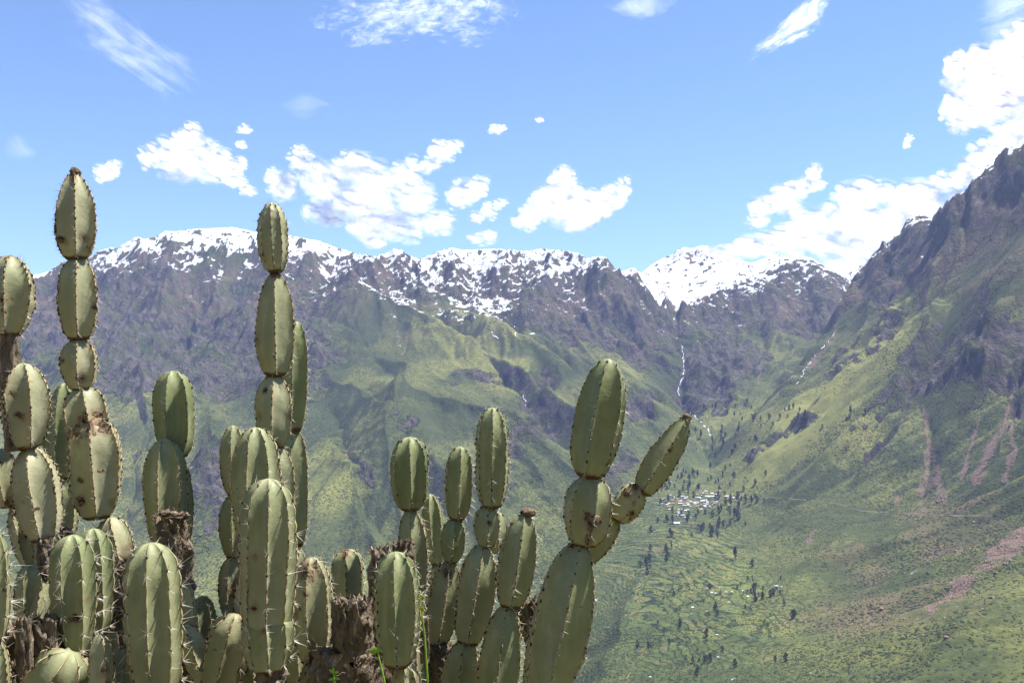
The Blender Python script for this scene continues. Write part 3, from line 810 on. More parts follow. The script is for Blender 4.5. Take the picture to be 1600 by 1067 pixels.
for (u, v, su, sv, n_) in cl:
    for i in range(n_):
        hk = rh_.choice([0, 0, 1, 1, 2, 3, 4, 5])
        hl, hg = [('adobe house with silver tin roof in the valley village', 'tin roofed adobe houses of the village'), ('adobe house with rust red roof in the valley village', 'rust roofed houses of the village'), ('two storey white house with tin roof in the village', 'tall white houses of the village'),
                  ('white house with cream roof in the valley village', 'cream roofed houses of the village'), ('tiny adobe hut with tin roof in the valley village', 'tin roofed huts of the village'), ('long white house with tin roof in the valley village', 'long white houses of the village')][hk]
        house(rh_.gauss(u, su), rh_.gauss(v, sv), hk, rh_.uniform(-.35, .35) + rh_.choice([0, 0, 1.57]), rh_.uniform(.85, 1.25), hl, hg)
house(1057, 819, 3, .3, 2.0, 'largest white roofed building standing alone below the village', None)
for (u, v, k) in [(1105,919,0),(1112,926,3),(1118,927,0),(1135,926,2),(1143,925,0),(1168,932,3),(1160,923,4),(1082,949,3),(1213,916,5),(1139,941,0),(1016,1058,4),(1122,1027,4),(1120,992,4),(1221,917,4),(1104,955,1)]:
    house(u, v, k, rh_.uniform(-.5, .5), .62, 'scattered pale roofed house of the lower hamlet among terraces', 'houses of the lower hamlet')
tag_ = [o for o in C.objects if o.name.startswith('house') and o.get('label', '').startswith('largest')]

# ------------------------------------------------------------------ boulders
ROCKM = simple_mat('boulder_rock', (0.24, 0.170, 0.130), .95, .55, .25, .15, .1, coord='pos')
def rock_mesh(seed, sub=2):
    bm = bmesh.new(); bmesh.ops.create_icosphere(bm, subdivisions=sub, radius=1.0)
    for v in bm.verts:
        d = v.co.normalized(); k = 1 + .5 * mnoise.noise(d * 1.4 + Vector((seed * 5.3, 0, 0))) + .25 * mnoise.noise(d * 3 + Vector((seed, 3, 0)))
        v.co = Vector((d.x * 1.2 * k, d.y * k, d.z * .75 * k))
    me = bpy.data.meshes.new('boulder'); bm.to_mesh(me); bm.free(); me.materials.append(ROCKM); return me
RM = [rock_mesh(i) for i in range(5)]
rb = random.Random(21)
bs = []
for (u, v, su, sv, n_, s0) in [(1400,930,80,30,70,1.7),(1330,880,50,20,24,1.3),(1480,985,30,12,14,2.0),(1420,985,40,10,10,1.6),(1500,905,34,20,50,2.4),(1560,865,30,20,40,2.6),(1300,970,60,20,14,1.3),(1050,940,16,6,6,1.8),(960,930,14,20,12,1.6),(975,880,18,20,10,1.8),(1420,800,50,8,16,1.5)]:
    for i in range(n_): bs.append((rb.gauss(u, su), rb.gauss(v, sv), s0 * rb.uniform(.5, 1.5) * (1.8 if rb.random() < .06 else 1)))
bs += [(1378,951,5.5),(1479,997,5.5),(1465,829-45,5),(1472,782,4),(1285,945,3.2),(1380,976,4.5),(1372,978,3),(1313,993,3.5),(915,1030,6.0),(950,981,4.2),(1023,956,4)]
for (u, v, s) in bs[:296]:
    p = hit(u, v)
    if p is None: continue
    o = link('boulder', RM[rb.randrange(5)], None, (p[0], p[1], p[2] + s * .15)); o.scale = (s, s * rb.uniform(.8, 1.2), s * rb.uniform(.8, 1.1)); o.rotation_euler = (rb.uniform(-.3, .3), rb.uniform(-.3, .3), rb.uniform(0, 6))
    lb = ('boulder on the left bank beside the big leaning cactus', 'boulders of the left bank') if u < 1150 else (('boulder beside the reddish landslide at the right edge', 'boulders beside the landslide') if u > 1450 and v < 950 else (('boulder on the fan below the tip of the landslide', 'boulders below the landslide') if v > 955 else (('boulder under the scree streaks of the right slope', 'boulders under the scree streaks') if v < 840 else ('boulder on the grassy fan left of the landslide', 'boulders left of the landslide'))))
    tag(o, lb[0], 'boulder', lb[1])

# landslide rubble: thousands of stones in one heap; shrubs: uncountable low scrub
def scatter(name, pts, sizes, mat, label, seed, flat_=.7):
    rs = np.random.RandomState(seed); n_ = len(pts)
    base = np.array([[1, 0, 0], [-1, 0, 0], [0, 1, 0], [0, -1, 0], [0, 0, 1], [0, 0, -.6]])
    off = base[None] * rs.uniform(.6, 1.3, (n_, 6, 1)) * sizes[:, None, None]
    off[..., 2] *= flat_
    a = rs.uniform(0, 6.28, n_); c, s = np.cos(a)[:, None], np.sin(a)[:, None]
    ox = off[..., 0] * c - off[..., 1] * s; oy = off[..., 0] * s + off[..., 1] * c
    vv = np.stack([ox, oy, off[..., 2]], -1) + pts[:, None, :]
    o0 = np.arange(n_)[:, None] * 6
    ff = np.concatenate([o0 + np.array([[x, y, z]]) for x, fl in ((4, 0), (5, 1)) for y, z in (((0, 2), (2, 1), (1, 3), (3, 0)) if not fl else ((2, 0), (1, 2), (3, 1), (0, 3)))])
    o = link(name, mesh_np(name, vv.reshape(-1, 3), ff, [mat], smooth=False)); tag(o, label, kind='stuff'); return o
rs_ = np.random.RandomState(33)
SCRUB = leaf_mat('scrub_foliage', (0.028, 0.040, 0.020), (0.075, 0.090, 0.040))
def pick(weight, n_, jit):
    w = (weight * RR * np.gradient(rad)[:, None]).ravel(); w = w / w.sum()
    k = rs_.choice(w.size, n_, p=w)
    x = X.ravel()[k] + rs_.normal(0, jit, n_); y = Y.ravel()[k] + rs_.normal(0, jit, n_)
    return np.stack([x, y, height(x, y)], -1)
vis = front * (RR > 1300) * (RR < 6500) * (np.abs(TH) < 0.56)
near_w = np.clip(2600 / RR, 0, 1.6) ** 2
pts = pick(sstep(.45, .9, scree) * vis * near_w, 7000, 4)
scatter('landslide_rubble', pts, rs_.uniform(.5, 2.9, 7000) ** 1.15, ROCKM, 'reddish rubble of the landslide and scree streaks', 3)
pts = pick(vis * (1 - rock) * (1 - snow) * (1 - sstep(.3, .6, scree)) * (0.25 + bush) ** 2 * near_w * (0.12 + .9 * flat * sstep(.0, .6, fbm(X / 50, Y / 110, 3, 403)) + sstep(-.1, .5, fbm(X / 70, Y / 70, 4, 401) + .6 * fbm(X / 300, Y / 300, 3, 402))), 34000, 5)
scatter('scrub', pts + [0, 0, .5], rs_.uniform(.75, 2.1, 34000) ** 1.2, SCRUB, 'dark low scrub dotting the green slopes', 4, .9)
# ------------------------------------------------------------------ clouds (far behind the ranges, outside the haze)
def cloud_mat(name, dens=1.0, sc=0.0030):
    n = NT_(name)
    geo = n.n('ShaderNodeNewGeometry')
    dp = n.n('ShaderNodeVectorMath', operation='DOT_PRODUCT'); n.l(geo.outputs['Normal'], dp.inputs[0]); n.l(geo.outputs['Incoming'], dp.inputs[1])
    nz = n.noise(geo.outputs['Position'], sc, 7, 0.70)
    nz2 = n.noise(geo.outputs['Position'], sc * 0.3, 3, 0.6)
    # chord length through a puff falls towards its limb
    a = n.math('ADD', dp.outputs['Value'], n.math('MULTIPLY', n.math('SUBTRACT', nz, 0.5), 1.9))
    a = n.math('ADD', a, n.math('MULTIPLY', n.math('SUBTRACT', nz2, 0.5), 0.8))
    al = n.math('MULTIPLY', n.ramp(a, 0.05, 1.25), dens)
    al = n.math('MULTIPLY', al, n.math('SUBTRACT', 1.0, geo.outputs['Backfacing']))
    df = n.n('ShaderNodeBsdfDiffuse'); df.inputs[0].default_value = (0.98, 0.98, 0.98, 1)
    # droplets scatter forward: shade by the light's direction more than by the puff's face
    mx = n.n('ShaderNodeVectorMath', operation='MULTIPLY_ADD'); n.l(geo.outputs['Normal'], mx.inputs[0]); mx.inputs[1].default_value = (.15, .15, .15); mx.inputs[2].default_value = sdir[:]
    nn = n.n('ShaderNodeVectorMath', operation='NORMALIZE'); n.l(mx.outputs[0], nn.inputs[0]); n.l(nn.outputs[0], df.inputs['Normal'])
    ng = n.n('ShaderNodeVectorMath', operation='SCALE'); n.l(nn.outputs[0], ng.inputs[0]); ng.inputs['Scale'].default_value = -1.0
    tl = n.n('ShaderNodeBsdfTranslucent'); tl.inputs[0].default_value = (0.98, 0.98, 0.98, 1); n.l(ng.outputs[0], tl.inputs['Normal'])
    m1 = n.n('ShaderNodeMixShader'); m1.inputs[0].default_value = 0.5; n.l(df.outputs[0], m1.inputs[1]); n.l(tl.outputs[0], m1.inputs[2])
    tr = n.n('ShaderNodeBsdfTransparent')
    m2 = n.n('ShaderNodeMixShader'); n.l(al, m2.inputs[0]); n.l(tr.outputs[0], m2.inputs[1]); n.l(m1.outputs[0], m2.inputs[2])
    n.l(m2.outputs[0], n.out.inputs['Surface'])
    return n.m
CLOUD = cloud_mat('cumulus_vapour', 0.30, 0.0028)
WISP = cloud_mat('thin_vapour', 0.3, 0.003)
def ico_np(sub):
    bm = bmesh.new(); bmesh.ops.create_icosphere(bm, subdivisions=sub, radius=1.0)
    v = np.array([q.co[:] for q in bm.verts]); f = np.array([[w.index for w in p.verts] for p in bm.faces]); bm.free(); return v, f
ICO2, ICO3 = ico_np(2), ico_np(3)
def n3(v, s):
    return fbm(v[:, 0] * s + v[:, 2] * s * .7, v[:, 1] * s - v[:, 2] * s * .6, 3, 300)
def cloud(blobs, label, D=17000.0, mat=None, seed=1, puffs=20, name='cumulus_cloud', core=True):
    rs = np.random.RandomState(seed); V_, F_ = [], []; o0 = 0
    def add(c, r, ico):
        nonlocal o0
        v, f = ico
        q = v + rs.uniform(-9, 9, 3)
        k = 1 + .30 * n3(q, .9) + .10 * n3(q, 2.6)
        V_.append(c + v * r * k[:, None] * np.array([1, 1, .92])); F_.append(f + o0); o0 += len(v)
    for b in blobs:
        u, v_, r = b[:3]; ry = b[3] if len(b) > 3 else r
        Db = D + rs.uniform(-4.5, 4.5) * r / FPX * D
        c = np.array(P(u, v_, Db)); m = r / FPX * Db; mz = ry / FPX * Db
        if core:
            for q_ in (1.02, .90, .72): add(c + rs.normal(0, .05, 3) * m, np.array([m, m, mz]) * q_, ICO3)
        for i in range(puffs):
            d = rs.normal(size=3); d /= np.linalg.norm(d); k = rs.uniform(.55, 1.0)
            add(c + d * np.array([m, m * 1.6, mz]) * k, np.array([m, m, mz]) * rs.uniform(.20, .46) , ICO2)
    V_ = np.vstack(V_); F_ = np.vstack(F_); c0 = V_.mean(0)
    o = link(name, mesh_np(name, V_ - c0, F_, [mat or CLOUD]), None, c0)
    o.visible_shadow = True
    return tag(o, label, 'cloud', 'clouds over the snowy ridges')
cloud([(168,268,18,14),(180,260,12,12),(158,278,10,8)], 'small ragged white cloud just right of the tallest left cactus tip', mat=WISP, seed=2)
cloud([(236,246,20,20),(262,240,26,24),(285,222,20),(302,212,21,22),(318,232,22),(340,245,24,20),(300,258,45,30),(345,262,32,24),(372,258,16,18),(365,283,22,12),(388,298,14,10)], 'white cumulus between the two tallest cacti', seed=3)
cloud([(382,202,11,8),(376,226,10,8)], 'tiny white cloud tuft above the cumulus between the tall cacti', mat=WISP, seed=4)
cloud([(425,275,14,14),(445,290,26,26),(470,250,22,18),(470,235,14,12),(500,285,36,34),(545,262,32,26),(562,250,20,16),(585,295,46,40),(540,320,40,34),(590,350,50,34),(640,270,28,24),(650,310,34,30),(625,350,40,30),(680,345,34,22),(585,378,22,14),(500,330,30,26),(690,235,24,18),(710,228,14,12),(672,258,18,12)], 'largest white cumulus bank above the middle of the left ridge', seed=5)
cloud([(728,300,28,24),(748,288,18,16),(715,312,20,16),(765,330,16,14),(745,338,14,10),(782,318,12,8)], 'white cumulus between the largest bank and its right neighbour', seed=6)
cloud([(752,372,24,12),(768,368,12,8)], 'small low white cloud touching the central snow ridge', seed=7)
cloud([(880,278,24,22),(872,300,34,30),(850,322,34,26),(820,345,24,16),(895,325,44,34),(925,320,34,28),(905,350,26,14),(958,308,24,22),(976,292,13,18),(940,325,24,20)], 'white cumulus with a curled right tip over the central gap', seed=8)
cloud([(775,203,13,8),(785,200,8,5)], 'tiny wisp of cloud high above the middle of the sky', mat=WISP, seed=9)
cloud([(843,187,8,5)], 'smallest cloud speck right of the high wisp', mat=WISP, seed=10)
cloud([(1185,345,18,14),(1190,320,22,20),(1215,310,24,18),(1240,300,24,18),(1262,288,20,16),(1272,268,13,16),(1280,290,14,10),(1230,325,26,14)], 'white cloud arm rising to the right above the low right bank', seed=11)
cloud([(1120,392,26,10),(1150,392,26,14),(1180,385,34,22),(1230,375,44,30),(1255,350,30,24),(1290,345,34,34),(1310,380,60,40),(1340,305,34,32),(1350,340,50,40),(1380,300,26,20),(1385,360,60,46),(1420,325,46,36),(1440,300,34,26),(1470,320,40,34),(1470,285,22,16),(1330,410,50,24)], 'long low bank of bright cumulus behind the right peaks', seed=12, D=17500.0)
cloud([(1500,280,22,20),(1520,262,26,24),(1545,240,28,28),(1560,262,40,40),(1590,215,36,36),(1610,190,40,40)], 'white cloud climbing behind the dark right summit', seed=13, D=15800.0)
cloud([(1490,100,18,22),(1505,120,30,32),(1495,165,26,32),(1500,195,22,18),(1530,95,30,28),(1545,130,44,44),(1540,175,38,30),(1570,80,30,28),(1600,60,34,30),(1600,110,50,50),(1590,165,46,40),(1650,100,70,60)], 'big bright cloud cut by the right edge of the sky', seed=14, D=14200.0)
cloud([(1420,216,8,7),(1416,226,6,8)], 'faint wisp left of the big right cloud', mat=WISP, seed=15)
# high thin cirrus, each a sheet of ice haze at its own height
def cirrus(u, v, hl, hw, ang, strength, label, stretch=5.0, freq=0.04, alt=6500.0, seed=0):
    ca, sa = math.cos(math.radians(ang)), math.sin(math.radians(ang)); n1, n2 = 49, 25
    vs, su, sv, th_ = [], [], [], []
    for j in range(n2):
        for i in range(n1):
            a = (i / (n1 - 1) * 2 - 1); b = (j / (n2 - 1) * 2 - 1)
            uu = u + a * hl * ca - b * hw * sa; vv = v + a * hl * sa + b * hw * ca
            rx, rz = ray(uu, vv); D = alt / rz
            vs.append((rx * D, D, alt + 180 * math.sin(a * 3 + seed) * b)); su.append(a * hl); sv.append(b * hw); th_.append(max(0, 1 - (a * a + b * b)) ** .8)
    fs = [(j * n1 + i, j * n1 + i + 1, (j + 1) * n1 + i + 1, (j + 1) * n1 + i) for j in range(n2 - 1) for i in range(n1 - 1)]
    me = mesh_np('cirrus_cloud', vs, fs); attr(me, 'su', su); attr(me, 'sv', sv); attr(me, 'thick', th_)
    n = NT_('cirrus_ice'); c = n.n('ShaderNodeCombineXYZ')
    n.l(n.math('MULTIPLY', n.attr('su'), freq / stretch), c.inputs[0]); n.l(n.math('MULTIPLY', n.attr('sv'), freq), c.inputs[1]); c.inputs[2].default_value = seed * 7.7
    nz = n.noise(c.outputs[0], 1.0, 8, 0.66, 0.5)
    c2 = n.n('ShaderNodeCombineXYZ'); n.l(n.math('MULTIPLY', n.attr('su'), freq * .25), c2.inputs[0]); n.l(n.math('MULTIPLY', n.attr('sv'), freq * .35), c2.inputs[1]); c2.inputs[2].default_value = seed * 3.1
    nb = n.noise(c2.outputs[0], 1.0, 4, 0.6)
    al = n.ramp(n.math('ADD', n.math('MULTIPLY', n.attr('thick'), 0.75), n.math('ADD', n.math('MULTIPLY', n.math('SUBTRACT', nz, 0.5), 1.7), n.math('MULTIPLY', n.math('SUBTRACT', nb, 0.5), 1.1))), 0.30, 1.15)
    al = n.math('MULTIPLY', n.math('MULTIPLY', al, strength), n.ramp(n.attr('thick'), 0.0, 0.35))
    df = n.n('ShaderNodeBsdfDiffuse'); df.inputs[0].default_value = (.95, .96, 1, 1); tl = n.n('ShaderNodeBsdfTranslucent'); tl.inputs[0].default_value = (.95, .96, 1, 1)
    m1 = n.n('ShaderNodeMixShader'); m1.inputs[0].default_value = .6; n.l(df.outputs[0], m1.inputs[1]); n.l(tl.outputs[0], m1.inputs[2])
    tr = n.n('ShaderNodeBsdfTransparent'); m2 = n.n('ShaderNodeMixShader'); n.l(al, m2.inputs[0]); n.l(tr.outputs[0], m2.inputs[1]); n.l(m1.outputs[0], m2.inputs[2]); n.l(m2.outputs[0], n.out.inputs['Surface'])
    me.materials.append(n.m)
    return tag(link('cirrus_cloud', me), label, 'cloud', 'thin high clouds')
cirrus(205, 78, 150, 60, 33, .30, 'faint streaked cirrus high in the left sky', seed=1)
cirrus(660, 22, 190, 70, -6, .42, 'mottled cirrus veil at the top middle of the sky', stretch=1.8, freq=.09, seed=2)
cirrus(1237, 44, 112, 30, -38, .95, 'dense slanting cirrus streak at the upper right', stretch=4, freq=.07, seed=3)
cirrus(990, 4, 80, 26, -5, .3, 'thin cirrus fleck at the top edge right of the middle', stretch=3, seed=4)
cirrus(480, 166, 55, 16, 0, .15, 'barely visible cirrus patch above the largest cumulus', seed=5)
cirrus(30, 235, 36, 24, 20, .22, 'faint cirrus smudge at the left edge', stretch=2, seed=6)
cirrus(1590, 15, 80, 60, -20, .3, 'hazy cirrus in the top right corner', seed=7)
# ------------------------------------------------------------------ cactus materials
def cactus_mat():
    n = NT_('cactus_skin')
    p = n.obj()
    crest, age, neck, scar = [n.attr(k) for k in ('crest', 'age', 'neck', 'scar')]
    f1 = n.noise(p, 9.0, 5, 0.6)
    f2 = n.noise(p, 60.0, 4, 0.65)
    f3 = n.noise(n.scale(p, (1, 1, 0.12)), 45.0, 3, 0.6)
    fresh = n.mix(n.ramp(f1, 0.3, 0.7), (0.178, 0.206, 0.090), (0.250, 0.275, 0.132))
    old = n.mix(n.ramp(f1, 0.3, 0.7), (0.318, 0.312, 0.188), (0.430, 0.408, 0.262))
    col = n.mix(n.math('ADD', age, n.math('MULTIPLY', n.math('SUBTRACT', f3, 0.5), 0.7), clamp=True), fresh, old)
    # pale waxy bloom and fine specks
    col = n.mix(n.math('MULTIPLY', n.ramp(f3, 0.5, 0.8), 0.25), col, (0.42, 0.40, 0.25))
    v, _ = n.vor(p, 70.0)
    col = n.mix(n.math('MULTIPLY', n.ramp(v, 0.22, 0.08), n.ramp(f1, 0.45, 0.65)), col, (0.10, 0.075, 0.035))
    # tan, corky smudges
    tan = n.math('MULTIPLY', n.ramp(n.noise(p, 16.0, 5, 0.7), 0.56, 0.74), n.math('ADD', age, 0.05))
    tan = n.math('MAXIMUM', tan, n.math('MULTIPLY', n.ramp(n.math('ADD', scar, n.math('MULTIPLY', n.math('SUBTRACT', f1, 0.5), 0.8)), 0.12, 0.5), 0.75))
    col = n.mix(tan, col, (0.235, 0.165, 0.090))
    cr = n.ramp(n.math('ADD', crest, n.math('MULTIPLY', n.math('SUBTRACT', f2, 0.5), 0.5)), 0.42, 0.80)
    crc = n.mix(n.ramp(n.noise(p, 38.0, 3, 0.6), 0.50, 0.64), (0.52, 0.40, 0.22), (0.16, 0.080, 0.038))
    cr = n.math('MULTIPLY', cr, n.ramp(n.math('ADD', age, n.math('MULTIPLY', f1, 0.5)), 0.25, 0.75))
    col = n.mix(cr, col, crc)
    nk = n.ramp(n.math('ADD', neck, n.math('MULTIPLY', n.math('SUBTRACT', f2, 0.5), 0.8)), 0.35, 0.75)
    col = n.mix(nk, col, n.mix(f2, (0.050, 0.026, 0.014), (0.16, 0.085, 0.045)))
    sc = n.ramp(n.math('ADD', scar, n.math('MULTIPLY', n.math('SUBTRACT', n.noise(p, 42.0, 4, 0.7), 0.5), 2.0)), 0.50, 0.72)
    col = n.mix(sc, col, n.mix(n.ramp(f2, 0.38, 0.62), (0.030, 0.018, 0.012), (0.23, 0.155, 0.10)))
    h = n.math('ADD', n.math('MULTIPLY', f2, n.math('ADD', n.math('MULTIPLY', sc, 3.0), 0.5)), n.math('MULTIPLY', f1, 1.0))
    h = n.math('ADD', h, n.math('MULTIPLY', cr, n.math('MULTIPLY', f2, 2.0)))
    rough = n.math('ADD', 0.52, n.math('MULTIPLY', n.math('MAXIMUM', sc, cr), 0.45))
    n.bsdf(col, rough, n.bump(h, 0.0022), 0.25)
    return n.m
SKIN = cactus_mat()
def spine_mats():
    n = NT_('spine'); p = n.obj()
    f = n.noise(p, 60.0, 2, 0.5)
    n.bsdf(n.mix(n.ramp(f, 0.35, 0.65), (0.42, 0.36, 0.28), (0.66, 0.60, 0.50)), 0.45, None, 0.4)
    m = NT_('areole_felt'); p = m.obj()
    f = m.noise(p, 130.0, 3, 0.6)
    m.bsdf(m.mix(f, (0.018, 0.011, 0.008), (0.10, 0.062, 0.040)), 0.95, None, 0.1)
    return n.m, m.m
SPINE, FELT = spine_mats()
def bark_mat(name, dark, mid, lite, scale=22.0):
    n = NT_(name); p = n.obj()
    f = n.noise(n.scale(p, (1, 1, 0.4)), scale, 6, 0.7, 0.8)
    f2 = n.noise(p, 90.0, 4, 0.7)
    c = n.mix(n.ramp(f, 0.32, 0.52), dark, mid)
    c = n.mix(n.ramp(f, 0.54, 0.70), c, lite)
    c = n.mix(n.math('MULTIPLY', n.ramp(f2, 0.5, 0.7), 0.5), c, mid)
    n.bsdf(c, 0.95, n.bump(n.math('ADD', f, n.math('MULTIPLY', f2, 0.4)), 0.012), 0.1)
    return n.m
DEAD = bark_mat('dead_cactus_wood', (0.034, 0.026, 0.020), (0.19, 0.150, 0.110), (0.52, 0.45, 0.35))
HOLLOW = bark_mat('rotten_hollow', (0.008, 0.005, 0.004), (0.035, 0.020, 0.014), (0.07, 0.045, 0.03))
TIP = bark_mat('dried_flower_husk', (0.035, 0.022, 0.016), (0.21, 0.15, 0.105), (0.58, 0.51, 0.42), 60.0)

def cones(base, dirs, length, radius, sides=3):
    """arrays of thin cones -> verts, tris"""
    m = len(base)
    dirs = dirs / np.linalg.norm(dirs, axis=1)[:, None]
    ref = np.where(np.abs(dirs[:, 2:3]) < 0.9, np.array([[0, 0, 1.0]]), np.array([[1.0, 0, 0]]))
    e1 = np.cross(dirs, ref); e1 /= np.linalg.norm(e1, axis=1)[:, None]
    e2 = np.cross(dirs, e1)
    vs = []
    for k in range(sides):
        a = 2 * math.pi * k / sides
        vs.append(base + (e1 * math.cos(a) + e2 * math.sin(a)) * radius[:, None])
    vs.append(base + dirs * length[:, None])
    v = np.stack(vs, 1).reshape(-1, 3)
    o = np.arange(m)[:, None] * (sides + 1)
    f = np.concatenate([np.concatenate([o + k, o + (k + 1) % sides, o + sides], 1) for k in range(sides)])
    return v, f

QS = np.array([0, .05, .12, .24, .42, .66, 1.0])
QQ = np.concatenate([-QS[::-1][:-1], QS[:-1]]) if False else np.concatenate([[0], QS[1:], 2 - QS[1:-1][::-1]])   # 0..2 (crest, face middle, next crest)

def segment(root, b, t, w, D, n=6, c=0.15, age=0.35, sp=11.0, sl=0.012, nsp=7, scars=(), pt=2.2, pb=2.4, tm=0.55, warty=0, depth=0.29,
            cb=0.36, ct=0.0, bend=0.0, seed=0, D2=None, long_share=0.15, label=None, name='stem_segment', roughen=0.0, spines=True, nk=1.0):
    """one ribbed joint of a cactus between two photographed points; b, t = (u, v) of its base and tip, w = width in photo px"""
    rs = np.random.RandomState(seed * 7 + int(b[0]) * 3 + int(t[1]))
    p0 = np.array(P(b[0], b[1], D)); p1 = np.array(P(t[0], t[1], D2 or D))
    ax = p1 - p0; L = np.linalg.norm(ax); a = ax / L
    p0 = p0 - a * 0.006
    age = float(np.clip(age + rs.uniform(-.14, .14), 0, 1))
    R = w / FPX * D / 2
    r = np.array([1.0, 0, 0]); r = r - a * r.dot(a); r /= np.linalg.norm(r)
    f = np.cross(r, a)
    rings = int(np.clip(L / 0.0085, 22, 60))
    tt = 0.5 - 0.5 * np.cos(np.linspace(0.0, 1, rings) * math.pi); tt = 0.6 * tt + 0.4 * np.linspace(0, 1, rings)
    lo = np.clip(1 - tt / tm, 0, 1); hi = np.clip((tt - tm) / (1 - tm), 0, 1)
    prof = np.where(tt < tm, cb + (1 - cb) * np.clip(1 - lo ** pb, 0, 1) ** .62, ct + (1 - ct) * np.clip(1 - hi ** pt, 0, 1) ** .55)
    if n >= 9: q_ = np.array([0, .2, .5, 1.0, 1.5, 1.8])
    else: q_ = QQ
    phi = []; qv = []
    ph0 = math.asin(max(-1, min(1, c)))
    for k in range(n):
        for q in q_:
            phi.append(ph0 + (k + q / 2) * 2 * math.pi / n); qv.append(min(q, 2 - q))
    phi = np.array(phi); qv = np.array(qv); m = len(phi)
    dep = depth * (1 + 0.25 * hi ** 3)[:, None]
    cross = 1 - dep * (1 - np.exp(-qv * 3.6)[None, :]) / (1 - math.exp(-3.6)) 
    na = max(3, int(L * FPX / D / sp))
    tooth = 1 + 0.030 * np.exp(-(qv / 0.13) ** 2)[None, :] * (np.cos(2 * math.pi * tt * na)[:, None])
    twist = rs.uniform(-0.15, 0.15) * (tt - 0.5)
    PH = phi[None, :] + twist[:, None]
    lum = np.array([[0.0] * m for _ in range(rings)])
    ks = rs.uniform(0, 6, 4)
    lum = 0.022 * np.sin(PH * 2 + ks[0] + 5 * tt[:, None]) + 0.024 * np.sin(PH + ks[1] + 7 * tt[:, None]) + 0.012 * np.sin(3 * PH + 17 * tt[:, None] + ks[2])
    lum = lum + 0.030 * fbm(PH * 1.2 + 20 + ks[3], tt[:, None] * L * 14 + 0 * PH, 3, seed + 9) * sstep(0, .12, tt)[:, None]
    rad_ = R * prof[:, None] * cross * tooth * (1 + lum)
    if warty:
        rad_ *= 1 + warty * (np.cos(tt[:, None] * na * 2 * math.pi + (PH * 3)) * np.exp(-(qv / 0.6) ** 2)[None, :])
    bx = bend * L * 4 * tt * (1 - tt)
    ctr = p0[None, :] + a[None, :] * (tt * (L + 0.006))[:, None] + r[None, :] * bx[:, None]
    dirs = r[None, None, :] * np.sin(PH)[..., None] + f[None, None, :] * np.cos(PH)[..., None]
    vtx = ctr[:, None, :] + dirs * rad_[..., None]
    scar = np.zeros((rings, m))
    cx_ = [math.sin(ph0 + k * 2 * math.pi / n) for k in range(n) if math.cos(ph0 + k * 2 * math.pi / n) > 0]      # visible crests carry most of the wear
    scars = list(scars) + [(rs.uniform(.05, .95), cx_[rs.randint(len(cx_))] + rs.normal(0, .05), rs.uniform(.003, .007), rs.uniform(.5, .85)) for _ in range(int(age * 4 + rs.rand()))]
    if age > .6: scars += [(rs.uniform(0, 1), rs.choice([-1, 1]) * rs.uniform(.5, 1), rs.uniform(.012, .022), rs.uniform(.35, .6)) for _ in range(3)]
    for (st_, sx, sr, sw) in scars:              # along (0..1), across (-1..1), radius m, weight
        sc = p0 + a * L * st_ + (r * sx + f * math.sqrt(max(0, 1 - sx * sx))) * R * 0.95
        df_ = vtx - sc; d = np.hypot(df_ @ a, df_ @ r) + 9.0 * ((dirs @ f) < -0.15)
        d = d * (1 + 0.5 * fbm(PH * 2.5 + st_ * 9, tt[:, None] * L * 30 + 0 * PH, 2, seed + 77))
        scar = np.maximum(scar, min(sw, 1) * np.exp(-(d / (sr * 1.15)) ** 1.3))
    if roughen or len(scars):
        nz = fbm(PH * 3, tt[:, None] * L * 40 + 0 * PH, 3, seed + 5, 0.7)
        rr_ = np.maximum(scar, roughen)
        vtx = vtx + dirs * (rr_ * nz * 0.007)[..., None]
    if roughen: scar = np.maximum(scar, roughen)
    off = p0.copy()
    V_ = (vtx - off).reshape(-1, 3)
    tip = ctr[-1] - off + a * 0.0005; bot = ctr[0] - off
    V_ = np.vstack([V_, tip, bot])
    ii = np.arange(rings * m).reshape(rings, m); jn = np.roll(ii, -1, 1)
    q4 = np.stack([ii[:-1], ii[1:], jn[1:], jn[:-1]], -1).reshape(-1, 4)[:, ::-1]
    capt = np.stack([ii[-1], jn[-1], np.full(m, rings * m), np.full(m, rings * m)], -1)
    me = mesh_np(name, V_, q4, [SKIN])
    at = np.stack([np.exp(-(qv / 0.09) ** 2)] * rings)
    at = at * (0.65 + 0.35 * sstep(0.0, 0.15, tt) * 1)[:, None]
    ends = lambda arr, x: np.append(arr.ravel(), [x, x])
    attr(me, 'crest', ends(at, 0))
    attr(me, 'age', ends(np.clip(age + 0.35 * (0.5 - tt[:, None]) + 0 * at, 0, 1), 0))
    neck = nk * np.exp(-(tt / 0.048) ** 2) + (0.9 * np.exp(-((1 - tt) / 0.03) ** 2) if ct > 0.01 else 0)
    attr(me, 'neck', ends(neck[:, None] + 0 * at, 1))
    attr(me, 'scar', ends(scar, 0))
    o = link(name, me, root, Vector(off) - Vector(root.location))
    if label: o['label'] = label
